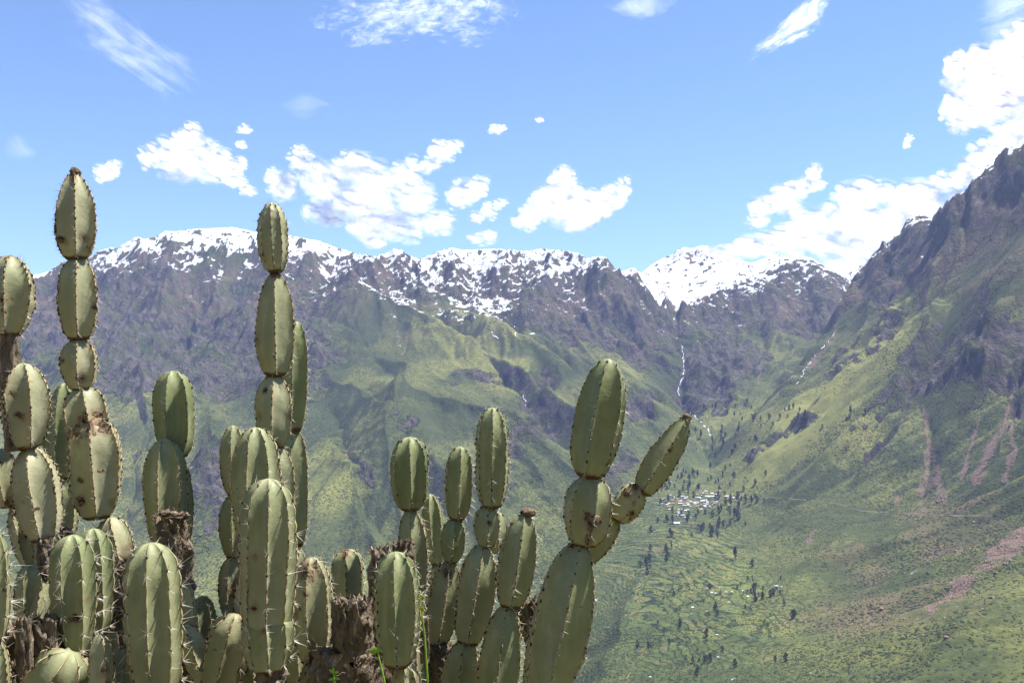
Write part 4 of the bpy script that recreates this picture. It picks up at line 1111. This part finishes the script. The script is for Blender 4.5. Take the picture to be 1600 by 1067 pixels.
    # areoles and spines along every crest
    if spines:
        cols = [k * len(q_) for k in range(n)]
        B, Dn, Ar = [], [], []
        for k in cols:
            ta = (np.arange(na) + 0.5 + rs.uniform(-.15, .15, na)) / na
            keep = rs.rand(na) > 0.06
            ta = ta[keep]
            idxs = np.interp(ta, tt, np.arange(rings))
            i0 = idxs.astype(int).clip(0, rings - 2); fr_ = (idxs - i0)[:, None]
            pos_ = vtx[i0, k] * (1 - fr_) + vtx[i0 + 1, k] * fr_
            tang = vtx[i0 + 1, k] - vtx[i0, k]; tang /= np.linalg.norm(tang, axis=1)[:, None]
            out = dirs[i0, k]; out = out - tang * np.sum(out * tang, 1)[:, None]; out /= np.linalg.norm(out, axis=1)[:, None]
            Ar.append(np.hstack([pos_, out, tang]))
        Ar = np.vstack(Ar)
        rr = rs.uniform(0.0014, 0.0036, len(Ar)) * (0.8 + 0.4 * min(1.5, R / 0.065))
        pos_, out, tang = Ar[:, :3], Ar[:, 3:6], Ar[:, 6:9]
        sd = np.cross(out, tang)
        oc = [pos_ + out * rr[:, None], pos_ - out * rr[:, None], pos_ + tang * rr[:, None] * 1.5, pos_ - tang * rr[:, None] * 1.5, pos_ + sd * rr[:, None], pos_ - sd * rr[:, None]]
        ov = np.stack(oc, 1).reshape(-1, 3); oo = np.arange(len(Ar))[:, None] * 6
        of = np.concatenate([oo + np.array([[x, y, z]]) for x in (0, 1) for y, z in ((2, 4), (4, 3), (3, 5), (5, 2))])
        reps = nsp
        bb = np.repeat(pos_, reps, 0); on = np.repeat(out, reps, 0); tn = np.repeat(tang, reps, 0); sn = np.repeat(sd, reps, 0)
        M_ = len(bb)
        ang = rs.uniform(0, 2 * math.pi, M_); spread = rs.uniform(0.25, 1.25, M_)
        dd = on * np.cos(spread)[:, None] + (tn * np.sin(ang)[:, None] + sn * np.cos(ang)[:, None]) * np.sin(spread)[:, None]
        ln = sl * rs.uniform(0.45, 1.15, M_) * np.where(rs.rand(M_) < long_share, 2.3, 1.0)
        cv, cf = cones(bb, dd, ln, np.clip(ln * 0.035, 0.00035, 0.0008))
        allv = np.vstack([ov, cv]) - off
        allf = np.vstack([of, cf + len(ov)])
        mi = np.concatenate([np.ones(len(of), int), np.zeros(len(cf), int)])
        sm_ = mesh_np('spines', allv, allf, [SPINE, FELT], smooth=False, matidx=mi)
        so = link('spines', sm_, o); so['kind'] = 'stuff'
    return o

def stump(root, b, t, w, D, seed=1, hollow=0.5, name='dead_stump', lean=0.0, fray=1.0, wt=None, mats=None):
    rs = np.random.RandomState(seed)
    p0 = np.array(P(b[0], b[1], D)); p1 = np.array(P(t[0], t[1], D)); ax = p1 - p0; L = np.linalg.norm(ax); a = ax / L
    R = w / FPX * D / 2; Rt = (wt or w) / FPX * D / 2
    r = np.array([1.0, 0, 0]); r = r - a * r.dot(a); r /= np.linalg.norm(r); f = np.cross(r, a)
    m = 56; rings = 30
    ph = np.linspace(0, 2 * math.pi, m, endpoint=False)
    rows = []
    topn = 1 - 0.22 * fray * np.abs(fbm(np.cos(ph) * 1.6 + 5, np.sin(ph) * 1.6 + seed, 4, seed, .7))
    for i in range(rings):
        q = i / (rings - 1)
        if q < 0.72:
            tq = q / 0.72; rad_ = (R + (Rt - R) * tq) * (0.9 + 0.14 * math.sin(tq * 3.0)); h = tq * topn
        else:
            tq = (q - 0.72) / 0.28; rad_ = Rt * (1 - 0.9 * tq) * 0.93; h = topn * (1 - hollow * (tq ** 0.6) * 0.7)
        rib = 1 + 0.10 * np.cos(ph * 6 + seed + 2 * q) + 0.26 * fbm(np.cos(ph) * 2.2, np.sin(ph) * 2.2 + q * 6, 5, seed + 3, 0.7) + 0.10 * fbm(ph * 0 + q * 3 + seed, ph * 0 + seed * 1.7, 2, seed)
        rows.append(p0 + a * (h * L)[:, None] + (r * np.sin(ph)[:, None] + f * np.cos(ph)[:, None]) * (rad_ * rib)[:, None])
    off = p0
    V_ = np.vstack(rows) - off
    ii = np.arange(rings * m).reshape(rings, m); jn = np.roll(ii, -1, 1)
    q4 = np.stack([ii[:-1], jn[:-1], jn[1:], ii[1:]], -1).reshape(-1, 4)
    mi = np.repeat((np.arange(rings - 1) > rings * 0.76).astype(int), m)
    me = mesh_np(name, V_, q4, mats or [DEAD, HOLLOW], matidx=mi)
    o = link(name, me, root, Vector(off) - Vector(root.location))
    # torn fibres round the rim
    k = int(60 * fray)
    if k:
        e = rs.randint(0, m, k); ri = rs.choice([int(rings * .66), int(rings * .72), int(rings * .5), int(rings * .3)], k, p=[.4, .35, .15, .1])
        bb = np.vstack(rows).reshape(rings, m, 3)[ri, e]
        dd = rs.normal(0, 0.6, (k, 3)) + a + (r * np.sin(ph[e])[:, None] + f * np.cos(ph[e])[:, None]) * 0.7
        cv, cf = cones(bb, dd, rs.uniform(0.006, 0.026, k) * (0.5 + R / 0.06), rs.uniform(0.0012, 0.003, k), 4)
        fm = mesh_np('torn_fibres', cv - off, cf, [TIP], smooth=False)
        fo = link('torn_fibres', fm, o); fo['kind'] = 'stuff'
    return o

def lump(root, c, w, h, D, seed, name, mat=None, sub=3, amp=0.28, fr=55.0):
    """small rough lump: dried flowers, husks, knots"""
    p = Vector(P(c[0], c[1], D)); s = D / FPX / 2
    bm = bmesh.new(); bmesh.ops.create_icosphere(bm, subdivisions=sub, radius=1.0)
    for v in bm.verts:
        d = v.co.normalized()
        k = 1 + amp * mnoise.fractal(d * 2.0 + Vector((seed * 3.1, 0, 0)), 0.7, 2.1, 4) * 1.4
        v.co = Vector((d.x * w * s * k, d.y * (w * 0.8) * s * k, d.z * h * s * k))
    me = bpy.data.meshes.new(name); bm.to_mesh(me); bm.free()
    for pl in me.polygons: pl.use_smooth = True
    me.materials.append(mat or TIP)
    return link(name, me, root, p - root.location)

def ground_z(y): return -1.62 - 0.10 * min(y, 4.6) - 0.85 * max(y - 4.6, 0)
def cactus(u, D, label, name='jointed_cactus', group='jointed cacti on the near slope', cat='cactus', dx=0.0):
    x = (u - W / 2) / FPX * D + dx
    e = bpy.data.objects.new(name, None); C.objects.link(e)
    e.location = (x, D, ground_z(D)); e.empty_display_size = 0.1
    return tag(e, label, cat, group)
def foot(root, b, w, D, age=0.7, seed=3, **kw):
    """unseen lower joints that carry a stem down to the ground"""
    gx, gy, gz = root.location
    zb = P(b[0], b[1], D)[2]
    _, vg = uv_of(0.0, D, gz - 0.05)
    vg = float(vg); mid = (b[1] + vg) / 2
    ug = W / 2 + (gx) * FPX / (D * CP + gz * SP)
    um = (b[0] + ug) / 2
    segment(root, (um, mid), (b[0], b[1]), w, D, age=age, seed=seed, sl=0.01, nsp=3, cb=.7, pt=5, tm=.6, **kw)
    segment(root, (ug, vg), (um, mid), w, D, age=1.0, seed=seed + 1, sl=0.01, nsp=2, cb=.9, pt=5, tm=.6, **kw)
# ------------------------------------------------------------------ the cacti, front stems last
LONG = dict(sp=24, sl=0.024, nsp=10, long_share=0.2)
# tall far-left stem
D = 3.1
r_ = cactus(190, D, 'tall jointed cactus at left with brown withered tip standing above the skyline')
segment(r_, (119,404), (117,270), 68, D, n=6, c=0.38, age=.75, sp=9, pt=1.7, tm=.42, scars=[(.22,-.35,.012,1),(.25,.55,.010,1),(.97,0,.014,1),(.78,-.75,.012,.9),(.88,.1,.007,.8)], seed=1)
segment(r_, (123,529), (120,402), 65, D, n=6, c=0.33, age=.8, sp=8, pt=2.6, scars=[(.5,-1,.02,.6),(.4,.98,.01,1),(.75,-1,.02,.6)], seed=2)
segment(r_, (125,607), (122,529), 59, D, n=6, c=0.28, age=.85, sp=8, pt=2.4, pb=2.1, scars=[(.25,.35,.012,1),(.6,-.55,.007,1)], seed=3)
segment(r_, (140,690), (128,607), 72, D, n=6, c=0.45, age=.9, sp=9, pt=2.6, ct=0.2, cb=.8, scars=[(.35,.3,.030,1),(.2,-.2,.018,.9),(.5,.7,.020,.9)], seed=4)
segment(r_, (152,808), (146,652), 84, D-.03, n=6, c=0.28, age=.9, sp=10, pt=3.5, scars=[(.42,-.3,.010,1),(.2,-.35,.016,1),(.97,.1,.030,1),(.88,-.5,.022,1),(.5,.45,.012,.7),(.93,.5,.02,1)], seed=5)
segment(r_, (186,884), (172,808), 58, D, n=5, c=0.4, age=.95, sp=7, seed=6, scars=[(.1,.4,.02,1)])
stump(r_, (200,1010), (188,878), 24, D, seed=31, hollow=.1, name='woody_neck', fray=.5)
foot(r_, (200,1005), 60, D)
lump(r_, (117,270), 15, 18, D, 3, 'dried_flower')
# left edge
D = 2.9
r_ = cactus(40, D, 'jointed cactus cut by the left edge with thick dark woody neck')
segment(r_, (12,522), (17,399), 76, D, n=6, c=.25, age=.7, sp=8, scars=[(.45,.15,.013,1),(.3,.2,.008,1),(.99,0,.012,.9)], seed=11)
stump(r_, (24,705), (12,508), 30, D, seed=33, hollow=.1, name='woody_neck', fray=.5, wt=26)
segment(r_, (42,698), (36,567), 74, D, n=6, c=.62, age=.8, sp=9, scars=[(.3,-.5,.016,1),(.4,.12,.016,.9),(.65,-.1,.014,.8),(.8,-.8,.03,1)], seed=12)
segment(r_, (70,842), (46,697), 72, D+.02, n=6, c=.18, age=.75, sp=9, scars=[(.35,.25,.008,.8),(.95,-.6,.02,.6)], seed=13)
stump(r_, (72,905), (70,838), 22, D, seed=34, hollow=.1, name='woody_neck', fray=.5)
foot(r_, (72,900), 62, D)
r_ = cactus(60, 3.0, 'slender bent joint on a thin brown neck at the left edge')
segment(r_, (14,790), (2,700), 46, 3.0, n=5, c=.1, age=.8, sp=9, scars=[(.4,-.2,.012,.9),(.1,.2,.02,.7)], seed=14)
segment(r_, (44,882), (22,788), 32, 3.0, n=5, c=.1, age=.6, sp=8, seed=15, scars=[(.9,0,.012,1)])
foot(r_, (48,880), 44, 3.0)
r_ = cactus(-2, 2.6, 'cactus column at the left edge showing only its spiny right rib')
segment(r_, (-6,1000), (-8,826), 44, 2.6, n=6, c=.95, age=.3, seed=16, **LONG)
foot(r_, (-6,998), 50, 2.6)
# behind the tall left stem
r_ = cactus(100, 3.5, 'bright green smooth cactus behind the tall left stem')
segment(r_, (98,748), (100,598), 48, 3.5, n=6, c=-.1, age=.05, sp=10, seed=17)
segment(r_, (96,850), (98,742), 50, 3.5, n=6, c=.1, age=.3, sp=10, seed=18)
foot(r_, (96,848), 52, 3.5)
r_ = cactus(74, 3.6, 'narrow green cactus peeping between the two left stems')
segment(r_, (76,760), (75,630), 30, 3.6, n=6, c=.4, age=.15, sp=9, seed=19)
foot(r_, (76,758), 40, 3.6)
# the green pair right of it
D = 3.3
r_ = cactus(262, D, 'smooth green two jointed cactus with a dead brown stump against its lower joint')
segment(r_, (275,714), (269,579), 63, D+.05, n=6, c=-.08, age=.1, sp=11, pt=3.0, seed=21)
segment(r_, (262,862), (257,685), 66, D-.03, n=6, c=-.05, age=.25, sp=11, pt=3.0, seed=22)
segment(r_, (286,850), (282,715), 36, D+.05, n=6, c=.5, age=.3, sp=11, seed=23)
foot(r_, (262,860), 64, D)
r_ = cactus(276, 3.1, 'dead brown frayed stump with a tangle of dry twigs', name='dead_cactus_stump', cat='dead cactus', group=None)
stump(r_, (280,925), (267,800), 50, 3.1, seed=35, hollow=.35, wt=44)
foot(r_, (280,920), 50, 3.1, roughen=.7)
def tangle(root, c, w, h, D, seed, cnt=70):
    rs = np.random.RandomState(seed); vs, fs = [], []
    p = np.array(P(c[0], c[1], D)); s = D / FPX
    for k in range(cnt):
        q = p + rs.normal(0, .33, 3) * np.array([w * s, w * s, h * s]); d = rs.normal(0, 1, 3); d /= np.linalg.norm(d)
        pts = [q]
        for i in range(7):
            d = d + rs.normal(0, .5, 3); d /= np.linalg.norm(d); q = q + d * 0.006; pts.append(q)
        for i in range(len(pts) - 1):
            ddir = pts[i + 1] - pts[i]; e = np.cross(ddir, [0.3, .8, .5]); e /= np.linalg.norm(e) + 1e-9; g2 = np.cross(ddir, e); g2 /= np.linalg.norm(g2) + 1e-9
            b0 = len(vs)
            for pp in (pts[i], pts[i + 1]):
                for a in range(3): vs.append(pp + (e * math.cos(a * 2.094) + g2 * math.sin(a * 2.094)) * 0.0009)
            for a in range(3): fs.append((b0 + a, b0 + (a + 1) % 3, b0 + 3 + (a + 1) % 3, b0 + 3 + a))
    me = mesh_np('dry_twigs', np.array(vs) - p, fs, [TIP], smooth=False)
    o = link('dry_twigs', me, root, Vector(p) - root.location); o['kind'] = 'stuff'
tangle(r_, (288,862), 40, 70, 3.06, 5)
tangle(r_, (272,835), 40, 60, 3.04, 6, 40)
lump(r_, (262,803), 26, 12, 3.06, 8, 'pale_husk', amp=.6)
lump(r_, (281,807), 22, 13, 3.05, 9, 'pale_husk', amp=.6)
r_ = cactus(318, 3.2, 'short rounded cactus beside the dead stump, lit at its top')
segment(r_, (324,1010), (315,930), 38, 3.2, n=6, c=-.2, age=.3, sp=9, seed=24)
foot(r_, (324,1008), 42, 3.2)
r_ = cactus(300, 3.0, 'small slanted cactus joint with dark spotted rib right of the largest left column')
segment(r_, (296,985), (287,904), 30, 3.05, n=5, c=-.2, age=.9, sp=9, seed=25)
segment(r_, (335,1085), (290,975), 44, 3.0, n=5, c=.1, age=.6, sp=10, seed=26)
foot(r_, (335,1083), 44, 3.0)
# tall twin in the middle-left
D = 3.4
r_ = cactus(440, D, 'tall cactus with a warty pale top joint reaching above the snowy ridge')
segment(r_, (430,424), (424,316), 49, D, n=9, c=.1, age=.85, sp=11, warty=.06, depth=.13, pt=2.2, tm=.5, cb=.35, seed=41)
segment(r_, (430,586), (430,424), 62, D, n=5, c=.22, age=.55, sp=10, pt=2.0, tm=.42, scars=[(.35,-.95,.014,.9),(.98,0,.016,.9)], seed=42)
segment(r_, (428,700), (428,585), 60, D, n=5, c=.12, age=.65, sp=10, pt=2.6, tm=.5, scars=[(.8,-.35,.010,1),(.05,.1,.02,1)], seed=43)
segment(r_, (440,800), (434,696), 50, D, n=5, c=.1, age=.6, sp=10, seed=44)
foot(r_, (440,800), 54, D)
r_ = cactus(462, 3.62, 'curved green stem leaning behind the warty topped cactus')
segment(r_, (462,672), (464,502), 42, 3.6, n=5, c=-.12, age=.25, sp=11, pt=2.6, seed=45)
segment(r_, (464,852), (460,668), 46, 3.62, n=5, c=-.1, age=.4, sp=11, pt=3, seed=46)
segment(r_, (455,960), (462,850), 44, 3.62, n=5, c=.1, age=.6, sp=11, seed=47)
foot(r_, (455,960), 50, 3.62)
# clump left of the big front column
D = 3.1
r_ = cactus(400, D, 'broad fluted cactus standing just behind the large front column')
segment(r_, (404,870), (398,667), 78, D, n=7, c=-.15, age=.3, sp=14, sl=.014, pt=3, seed=51)
foot(r_, (404,866), 76, D)
r_ = cactus(372, 3.25, 'pile of three short rounded joints left of the broad fluted cactus')
segment(r_, (366,772), (364,664), 44, 3.25, n=6, c=.1, age=.25, sp=11, sl=.012, seed=52)
segment(r_, (366,868), (366,770), 48, 3.25, n=6, c=.1, age=.3, sp=11, seed=53)
segment(r_, (362,964), (364,866), 42, 3.25, n=6, c=-.1, age=.6, sp=11, seed=54, scars=[(.5,.5,.03,.8)])
foot(r_, (362,964), 60, 3.25, roughen=.35)
r_ = cactus(352, 3.0, 'dark slanted stem at the foot of the broad fluted cactus')
segment(r_, (338,1090), (368,958), 72, 3.0, n=7, c=.1, age=.7, sp=12, seed=55, pt=3, roughen=.25)
foot(r_, (338,1085), 60, 3.0)
# low left columns
D = 2.8
r_ = cactus(118, D, 'spiny fluted column at lower left with its top lit, left of a twin')
segment(r_, (118,1026), (112,835), 70, D, n=7, c=-.1, age=.3, pt=3.6, tm=.6, scars=[(.36,.25,.014,.9)], seed=61, **LONG)
foot(r_, (118,1020), 70, D)
r_ = cactus(150, 2.95, 'spiny fluted column directly behind the lower left column')
segment(r_, (150,992), (145,825), 60, 2.95, n=7, c=-.1, age=.3, pt=3.6, tm=.6, seed=62, **LONG)
foot(r_, (150,988), 60, 2.95)
lump(r_, (100,832), 24, 16, 2.98, 14, 'dried_husk')
r_ = cactus(60, 2.7, 'fat tilted joint lying across the bottom left corner')
segment(r_, (50,1130), (112,1018), 100, 2.7, n=7, c=.1, age=.6, sp=18, sl=.015, pt=3, seed=63, scars=[(.5,.3,.02,.6)])
foot(r_, (50,1125), 80, 2.7)
r_ = cactus(160, 2.6, 'pale sunlit pointed cactus rib near the bottom left corner')
segment(r_, (160,1110), (155,988), 38, 2.62, n=4, c=.75, age=.95, sp=20, sl=.022, nsp=6, pt=2.2, seed=64)
foot(r_, (160,1105), 40, 2.62)
r_ = cactus(50, 2.9, 'short cactus with sunlit top between the left edge and the spiny column')
segment(r_, (50,972), (52,880), 54, 2.9, n=6, c=-.1, age=.5, pt=3.2, seed=65, **LONG)
foot(r_, (50,970), 54, 2.9)
r_ = cactus(34, 2.7, 'rotten brown stump pair in the bottom left corner', name='dead_cactus_stump', cat='dead cactus', group=None)
stump(r_, (10,1100), (8,962), 54, 2.7, seed=41, hollow=.3)
stump(r_, (40,1100), (36,958), 22, 2.66, seed=42, hollow=.2, fray=.8)
stump(r_, (74,1040), (66,958), 46, 2.75, seed=43, hollow=.5)
foot(r_, (30,1095), 70, 2.7, roughen=.9)
r_ = cactus(195, 3.15, 'dark shaded cactus between the lower left columns')
segment(r_, (196,1080), (182,940), 56, 3.2, n=6, c=.3, age=.6, sp=12, seed=66, scars=[(.85,.3,.03,1)])
foot(r_, (196,1075), 56, 3.15)
D = 2.7
r_ = cactus(240, D, 'largest spiny fluted column at left with crown of white spines')
segment(r_, (246,1110), (235,847), 90, D, n=8, c=.13, age=.35, pt=3.8, tm=.62, depth=.22, seed=67, sp=27, sl=.024, nsp=9, long_share=.14)
foot(r_, (246,1100), 86, D)
# big front column
D = 2.6
r_ = cactus(424, D, 'large spiny front column, the nearest in the middle of the clump')
segment(r_, (418,978), (419,747), 86, D, n=8, c=.22, age=.3, pt=3.8, tm=.6, depth=.22, cb=.86, seed=68, sp=25, sl=.022, nsp=8, long_share=.16, scars=[(.5,-.25,.008,.9),(.17,-.3,.010,1),(.0,.1,.014,1)], nk=.25)
segment(r_, (420,1042), (418,966), 79, D, n=8, c=.22, age=.35, pt=5, tm=.8, pb=2.4, cb=.6, ct=.5, depth=.22, seed=69, sp=25, sl=.022, nsp=8, nk=1)
stump(r_, (424,1075), (421,1036), 42, D+.02, seed=46, hollow=.1, name='woody_neck', fray=.8)
foot(r_, (430,1060), 62, D)
# scarred ones
D = 2.9
r_ = cactus(490, D, 'brown topped scarred cactus right of the large front column')
segment(r_, (490,1034), (486,870), 66, D, n=6, c=-.08, age=.75, sp=12, sl=.016, pt=3.0, scars=[(.9,0,.024,1),(.7,-.1,.010,1),(.5,-.75,.012,.9),(.55,-.5,.008,.8),(.02,0,.03,.9),(.98,-.4,.015,.8)], seed=71)
foot(r_, (490,1030), 60, D, roughen=.5)
r_ = cactus(545, 3.2, 'short cactus with brown cap behind the hollow dead stump')
segment(r_, (546,948), (541,857), 54, 3.2, n=6, c=.05, age=.4, sp=12, sl=.014, pt=3.4, scars=[(.97,0,.02,.8)], seed=72)
foot(r_, (546,945), 54, 3.2)
r_ = cactus(552, 2.85, 'hollow rotten cactus stump with ragged rim in the middle of the clump', name='dead_cactus_stump', cat='dead cactus', group=None)
stump(r_, (552,1026), (549,928), 58, 2.82, seed=51, hollow=.9, wt=58)
stump(r_, (540,1110), (545,1008), 96, 2.85, seed=52, hollow=.1, fray=.9)
foot(r_, (540,1105), 80, 2.85, roughen=.9)
r_ = cactus(612, 3.0, 'frayed brown dead stem behind the rounded front cactus', name='dead_cactus_stump', cat='dead cactus', group=None)
stump(r_, (600,960), (606,848), 48, 3.0, seed=53, hollow=.4, fray=1.6)
stump(r_, (632,900), (628,842), 30, 3.02, seed=54, hollow=.3, fray=1.4)
foot(r_, (600,955), 56, 3.0, roughen=.9)
D = 2.7
r_ = cactus(625, D, 'rounded front cactus left of a sunlit brown neck, with long pale spines')
segment(r_, (622,1040), (618,861), 74, D, n=7, c=.03, age=.25, pt=3.6, tm=.55, sp=15, sl=.016, nsp=8, seed=73)
segment(r_, (640,1120), (630,1034), 46, D+.03, n=7, c=.1, age=.9, sp=12, seed=74)
stump(r_, (664,1035), (662,965), 14, D+.06, seed=55, hollow=.1, name='dry_bark_strip', fray=.9)
foot(r_, (640,1112), 56, D)
r_ = cactus(470, 3.08, 'shaded low joint between the large front column and the brown topped cactus')
segment(r_, (468,1100), (466,985), 50, 3.08, n=6, c=.2, age=.5, sp=12, sl=.016, seed=101)
foot(r_, (468,1095), 50, 3.08)
r_ = cactus(586, 3.05, 'shaded low joint between the hollow stump and the rounded front cactus')
segment(r_, (588,1110), (584,965), 48, 3.05, n=6, c=-.2, age=.55, sp=12, sl=.016, seed=102, scars=[(.8,0,.02,1)])
tangle(r_, (575,1052), 40, 46, 2.76, 15, 50)
foot(r_, (588,1105), 50, 3.05)
r_ = cactus(214, 3.25, 'shaded low joint behind the largest spiny column at left')
segment(r_, (206,1000), (200,905), 40, 3.25, n=6, c=.2, age=.6, sp=12, seed=103)
segment(r_, (210,1100), (206,996), 46, 3.25, n=6, c=-.2, age=.7, sp=12, seed=104)
foot(r_, (210,1095), 46, 3.25)
# middle-right group
D = 3.2
r_ = cactus(650, D, 'rounded egg shaped joint on a slimmer stem, left of the middle group')
segment(r_, (641,795), (640,682), 62, D, n=7, c=.14, age=.1, sp=11, pt=3.0, pb=2.6, seed=81)
segment(r_, (650,935), (641,793), 50, D, n=6, c=.05, age=.45, sp=11, sl=.012, seed=82)
foot(r_, (650,932), 54, D)
r_ = cactus(678, 3.4, 'narrow sunlit stem behind the egg shaped joint')
segment(r_, (682,880), (672,771), 36, 3.4, n=6, c=-.15, age=.35, sp=10, sl=.012, seed=83)
foot(r_, (684,878), 40, 3.4)
D = 3.1
r_ = cactus(690, D, 'cactus of two slim ovals above a slanting joint, left of the tall cylinder')
segment(r_, (714,810), (719,697), 47, D, n=6, c=.15, age=.1, sp=10, pt=2.8, pb=2.6, seed=84)
segment(r_, (705,876), (711,809), 43, D, n=6, c=.05, age=.25, sp=9, pb=2, seed=85)
segment(r_, (682,1008), (704,874), 54, D, n=6, c=.12, age=.45, sp=10, seed=86, scars=[(.9,-.1,.02,.8)])
stump(r_, (692,1075), (682,1000), 38, D, seed=56, hollow=.1, name='woody_neck', fray=.6)
foot(r_, (694,1070), 44, D)
D = 3.02
r_ = cactus(712, D, 'cactus with a tall smooth cylinder on a round brown scarred joint')
segment(r_, (769,792), (769,636), 53, D, n=7, c=.02, age=.15, sp=8.5, pt=3.6, pb=3.0, tm=.5, depth=.2, seed=87)
segment(r_, (760,852), (761,789), 44, D, n=6, c=.1, age=.3, sp=8, pb=2.1, scars=[(.65,.2,.008,1)], seed=88)
segment(r_, (776,862), (779,800), 30, D+.07, n=5, c=.2, age=.4, sp=8, seed=89)
segment(r_, (733,1004), (754,850), 66, D, n=6, c=.0, age=.45, sp=10, pt=2.4, seed=90)
segment(r_, (712,1120), (727,1000), 66, D, n=6, c=-.05, age=.5, sp=10, seed=91)
foot(r_, (710,1115), 66, D)
D = 2.92
r_ = cactus(772, D, 'cactus capped by a brown dried bud, two large smooth joints')
segment(r_, (796,946), (820,803), 63, D, n=6, c=.05, age=.3, sp=10, pt=2.9, tm=.45, seed=92, scars=[(.6,-1,.025,.5)])
segment(r_, (770,1130), (792,944), 72, D, n=6, c=-.05, age=.4, sp=11, tm=.5, pt=2.5, seed=93)
lump(r_, (825,801), 24, 15, D, 21, 'dried_flower', amp=.2)
foot(r_, (770,1125), 70, D)
r_ = cactus(835, 3.05, 'orange brown withered joint between the capped cactus and the big leaning one', name='dead_cactus_stump', cat='dead cactus', group=None)
stump(r_, (838,1010), (820,936), 30, 3.05, seed=57, hollow=.2, fray=.8)
foot(r_, (838,1005), 44, 3.05)
D = 2.7
r_ = cactus(850, D, 'biggest leaning cactus at right with a side branch pointing up right')
segment(r_, (921,744), (952,560), 80, D, n=6, c=-.30, age=.2, sp=16, sl=.012, pt=2.6, pb=2.6, tm=.42, seed=94)
segment(r_, (912,850), (925,742), 76, D, n=6, c=.22, age=.3, sp=15, pt=2.6, pb=2.4, seed=95, scars=[(.35,.12,.016,1.2),(.47,-.05,.012,1.2),(.42,.36,.012,1.2),(.12,.1,.012,.9)])
segment(r_, (850,1085), (906,846), 98, D, n=6, c=.02, age=.3, sp=17, pt=2.5, pb=2.6, tm=.45, seed=96, scars=[(.98,-.3,.016,.8)])
segment(r_, (920,874), (964,806), 44, D+.07, n=5, c=-.5, age=.3, sp=10, seed=97, name='branch_segment')
segment(r_, (966,811), (998,756), 48, D+.05, n=5, c=.3, age=.5, sp=10, pb=2, seed=98, scars=[(.35,.55,.009,1),(.7,-.4,.010,1),(.95,-.2,.014,.9)], name='branch_segment')
segment(r_, (1004,768), (1074,651), 50, D+.05, n=5, c=-.12, age=.35, sp=10, pt=1.7, tm=.42, seed=99, scars=[(.6,.0,.007,1)], name='branch_segment')
lump(r_, (1073,652), 15, 12, D+.05, 25, 'dried_flower')
foot(r_, (850,1085), 80, D)

# ------------------------------------------------------------------ little green plants among the cacti
LEAF = simple_mat('young_leaf', (0.22, 0.42, 0.04), 0.5, 0.3, 40)
FLOWER = simple_mat('yellow_petal', (0.75, 0.62, 0.03), 0.6, 0.2, 60)
def tube(pts, r0, r1, sides=5):
    pts = [np.array(p, float) for p in pts]; vs, fs = [], []
    for i, p in enumerate(pts):
        d = pts[min(i + 1, len(pts) - 1)] - pts[max(i - 1, 0)]; d /= np.linalg.norm(d)
        e = np.cross(d, [0.1, 1, 0.2]); e /= np.linalg.norm(e); g_ = np.cross(d, e); rr = r0 + (r1 - r0) * i / (len(pts) - 1)
        for k in range(sides):
            a = 2 * math.pi * k / sides; vs.append(p + (e * math.cos(a) + g_ * math.sin(a)) * rr)
    for i in range(len(pts) - 1):
        for k in range(sides): fs.append((i * sides + k, i * sides + (k + 1) % sides, (i + 1) * sides + (k + 1) % sides, (i + 1) * sides + k))
    return np.array(vs), fs
def leaf(root, p, d, length, width, curl, name, mat):
    d = np.array(d, float); d /= np.linalg.norm(d); s = np.cross(d, [0, 1, .15]); s /= np.linalg.norm(s); up = np.cross(s, d)
    vs, fs = [], []; nseg = 7
    for i in range(nseg + 1):
        t = i / nseg; wv = width * math.sin(math.pi * (0.06 + 0.94 * t) ** 0.8) * (1 - .1 * t)
        c0 = np.array(p) + d * length * t - up * curl * length * t * t
        for k in (-1, -.5, 0, .5, 1): vs.append(c0 + s * wv * .5 * k + up * abs(k) * wv * .18)
    for i in range(nseg):
        for k in range(4): a = i * 5 + k; fs.append((a, a + 1, a + 6, a + 5))
    me = mesh_np(name, np.array(vs) - np.array(root.location), fs, [mat])
    return link(name, me, root)
def weed(u, D, label, stem_uv, leaves, flowers=()):
    e = bpy.data.objects.new('weed', None); C.objects.link(e)
    e.location = ((u - W / 2) / FPX * D, D, ground_z(D)); tag(e, label, 'weed', 'small green weeds among the cacti')
    pts = [(e.location.x, D, ground_z(D) - .02)] + [P(a, b, D) for a, b in stem_uv]
    v, f = tube(pts, 0.0035, 0.0016)
    link('stem', mesh_np('stem', v - np.array(e.location), f, [LEAF]), e)
    for (a, b, dx, dz, ln, wd) in leaves: leaf(e, P(a, b, D), (dx, -.35, dz), ln, wd, .25, 'leaf', LEAF)
    for (a, b) in flowers:
        for k in range(5):
            an = k * 1.256; leaf(e, P(a, b, D), (math.cos(an), -.5, math.sin(an)), 0.008, 0.006, .1, 'petal', FLOWER)
weed(603, 2.55, 'bright green seedling on a curved stalk before the rounded front cactus', [(604,1090),(600,1060),(594,1035),(590,1018)],
     [(590,1018,-.9,.3,.024,.022),(590,1018,.5,.7,.016,.014)])
weed(523, 2.6, 'small yellow green weed with pointed leaves at the bottom middle', [(526,1090),(523,1068),(521,1050)],
     [(521,1052,-.6,.9,.022,.008),(521,1052,.9,.5,.022,.009),(521,1050,.1,1,.020,.006),(523,1060,-.9,.0,.018,.008),(523,1060,.8,.2,.02,.008)])
weed(660, 2.66, 'thin weed with tiny yellow flowers right of the rounded front cactus', [(668,1060),(664,1000),(659,955),(658,934)],
     [(659,955,.6,.7,.010,.006)], [(658,932),(660,951)])
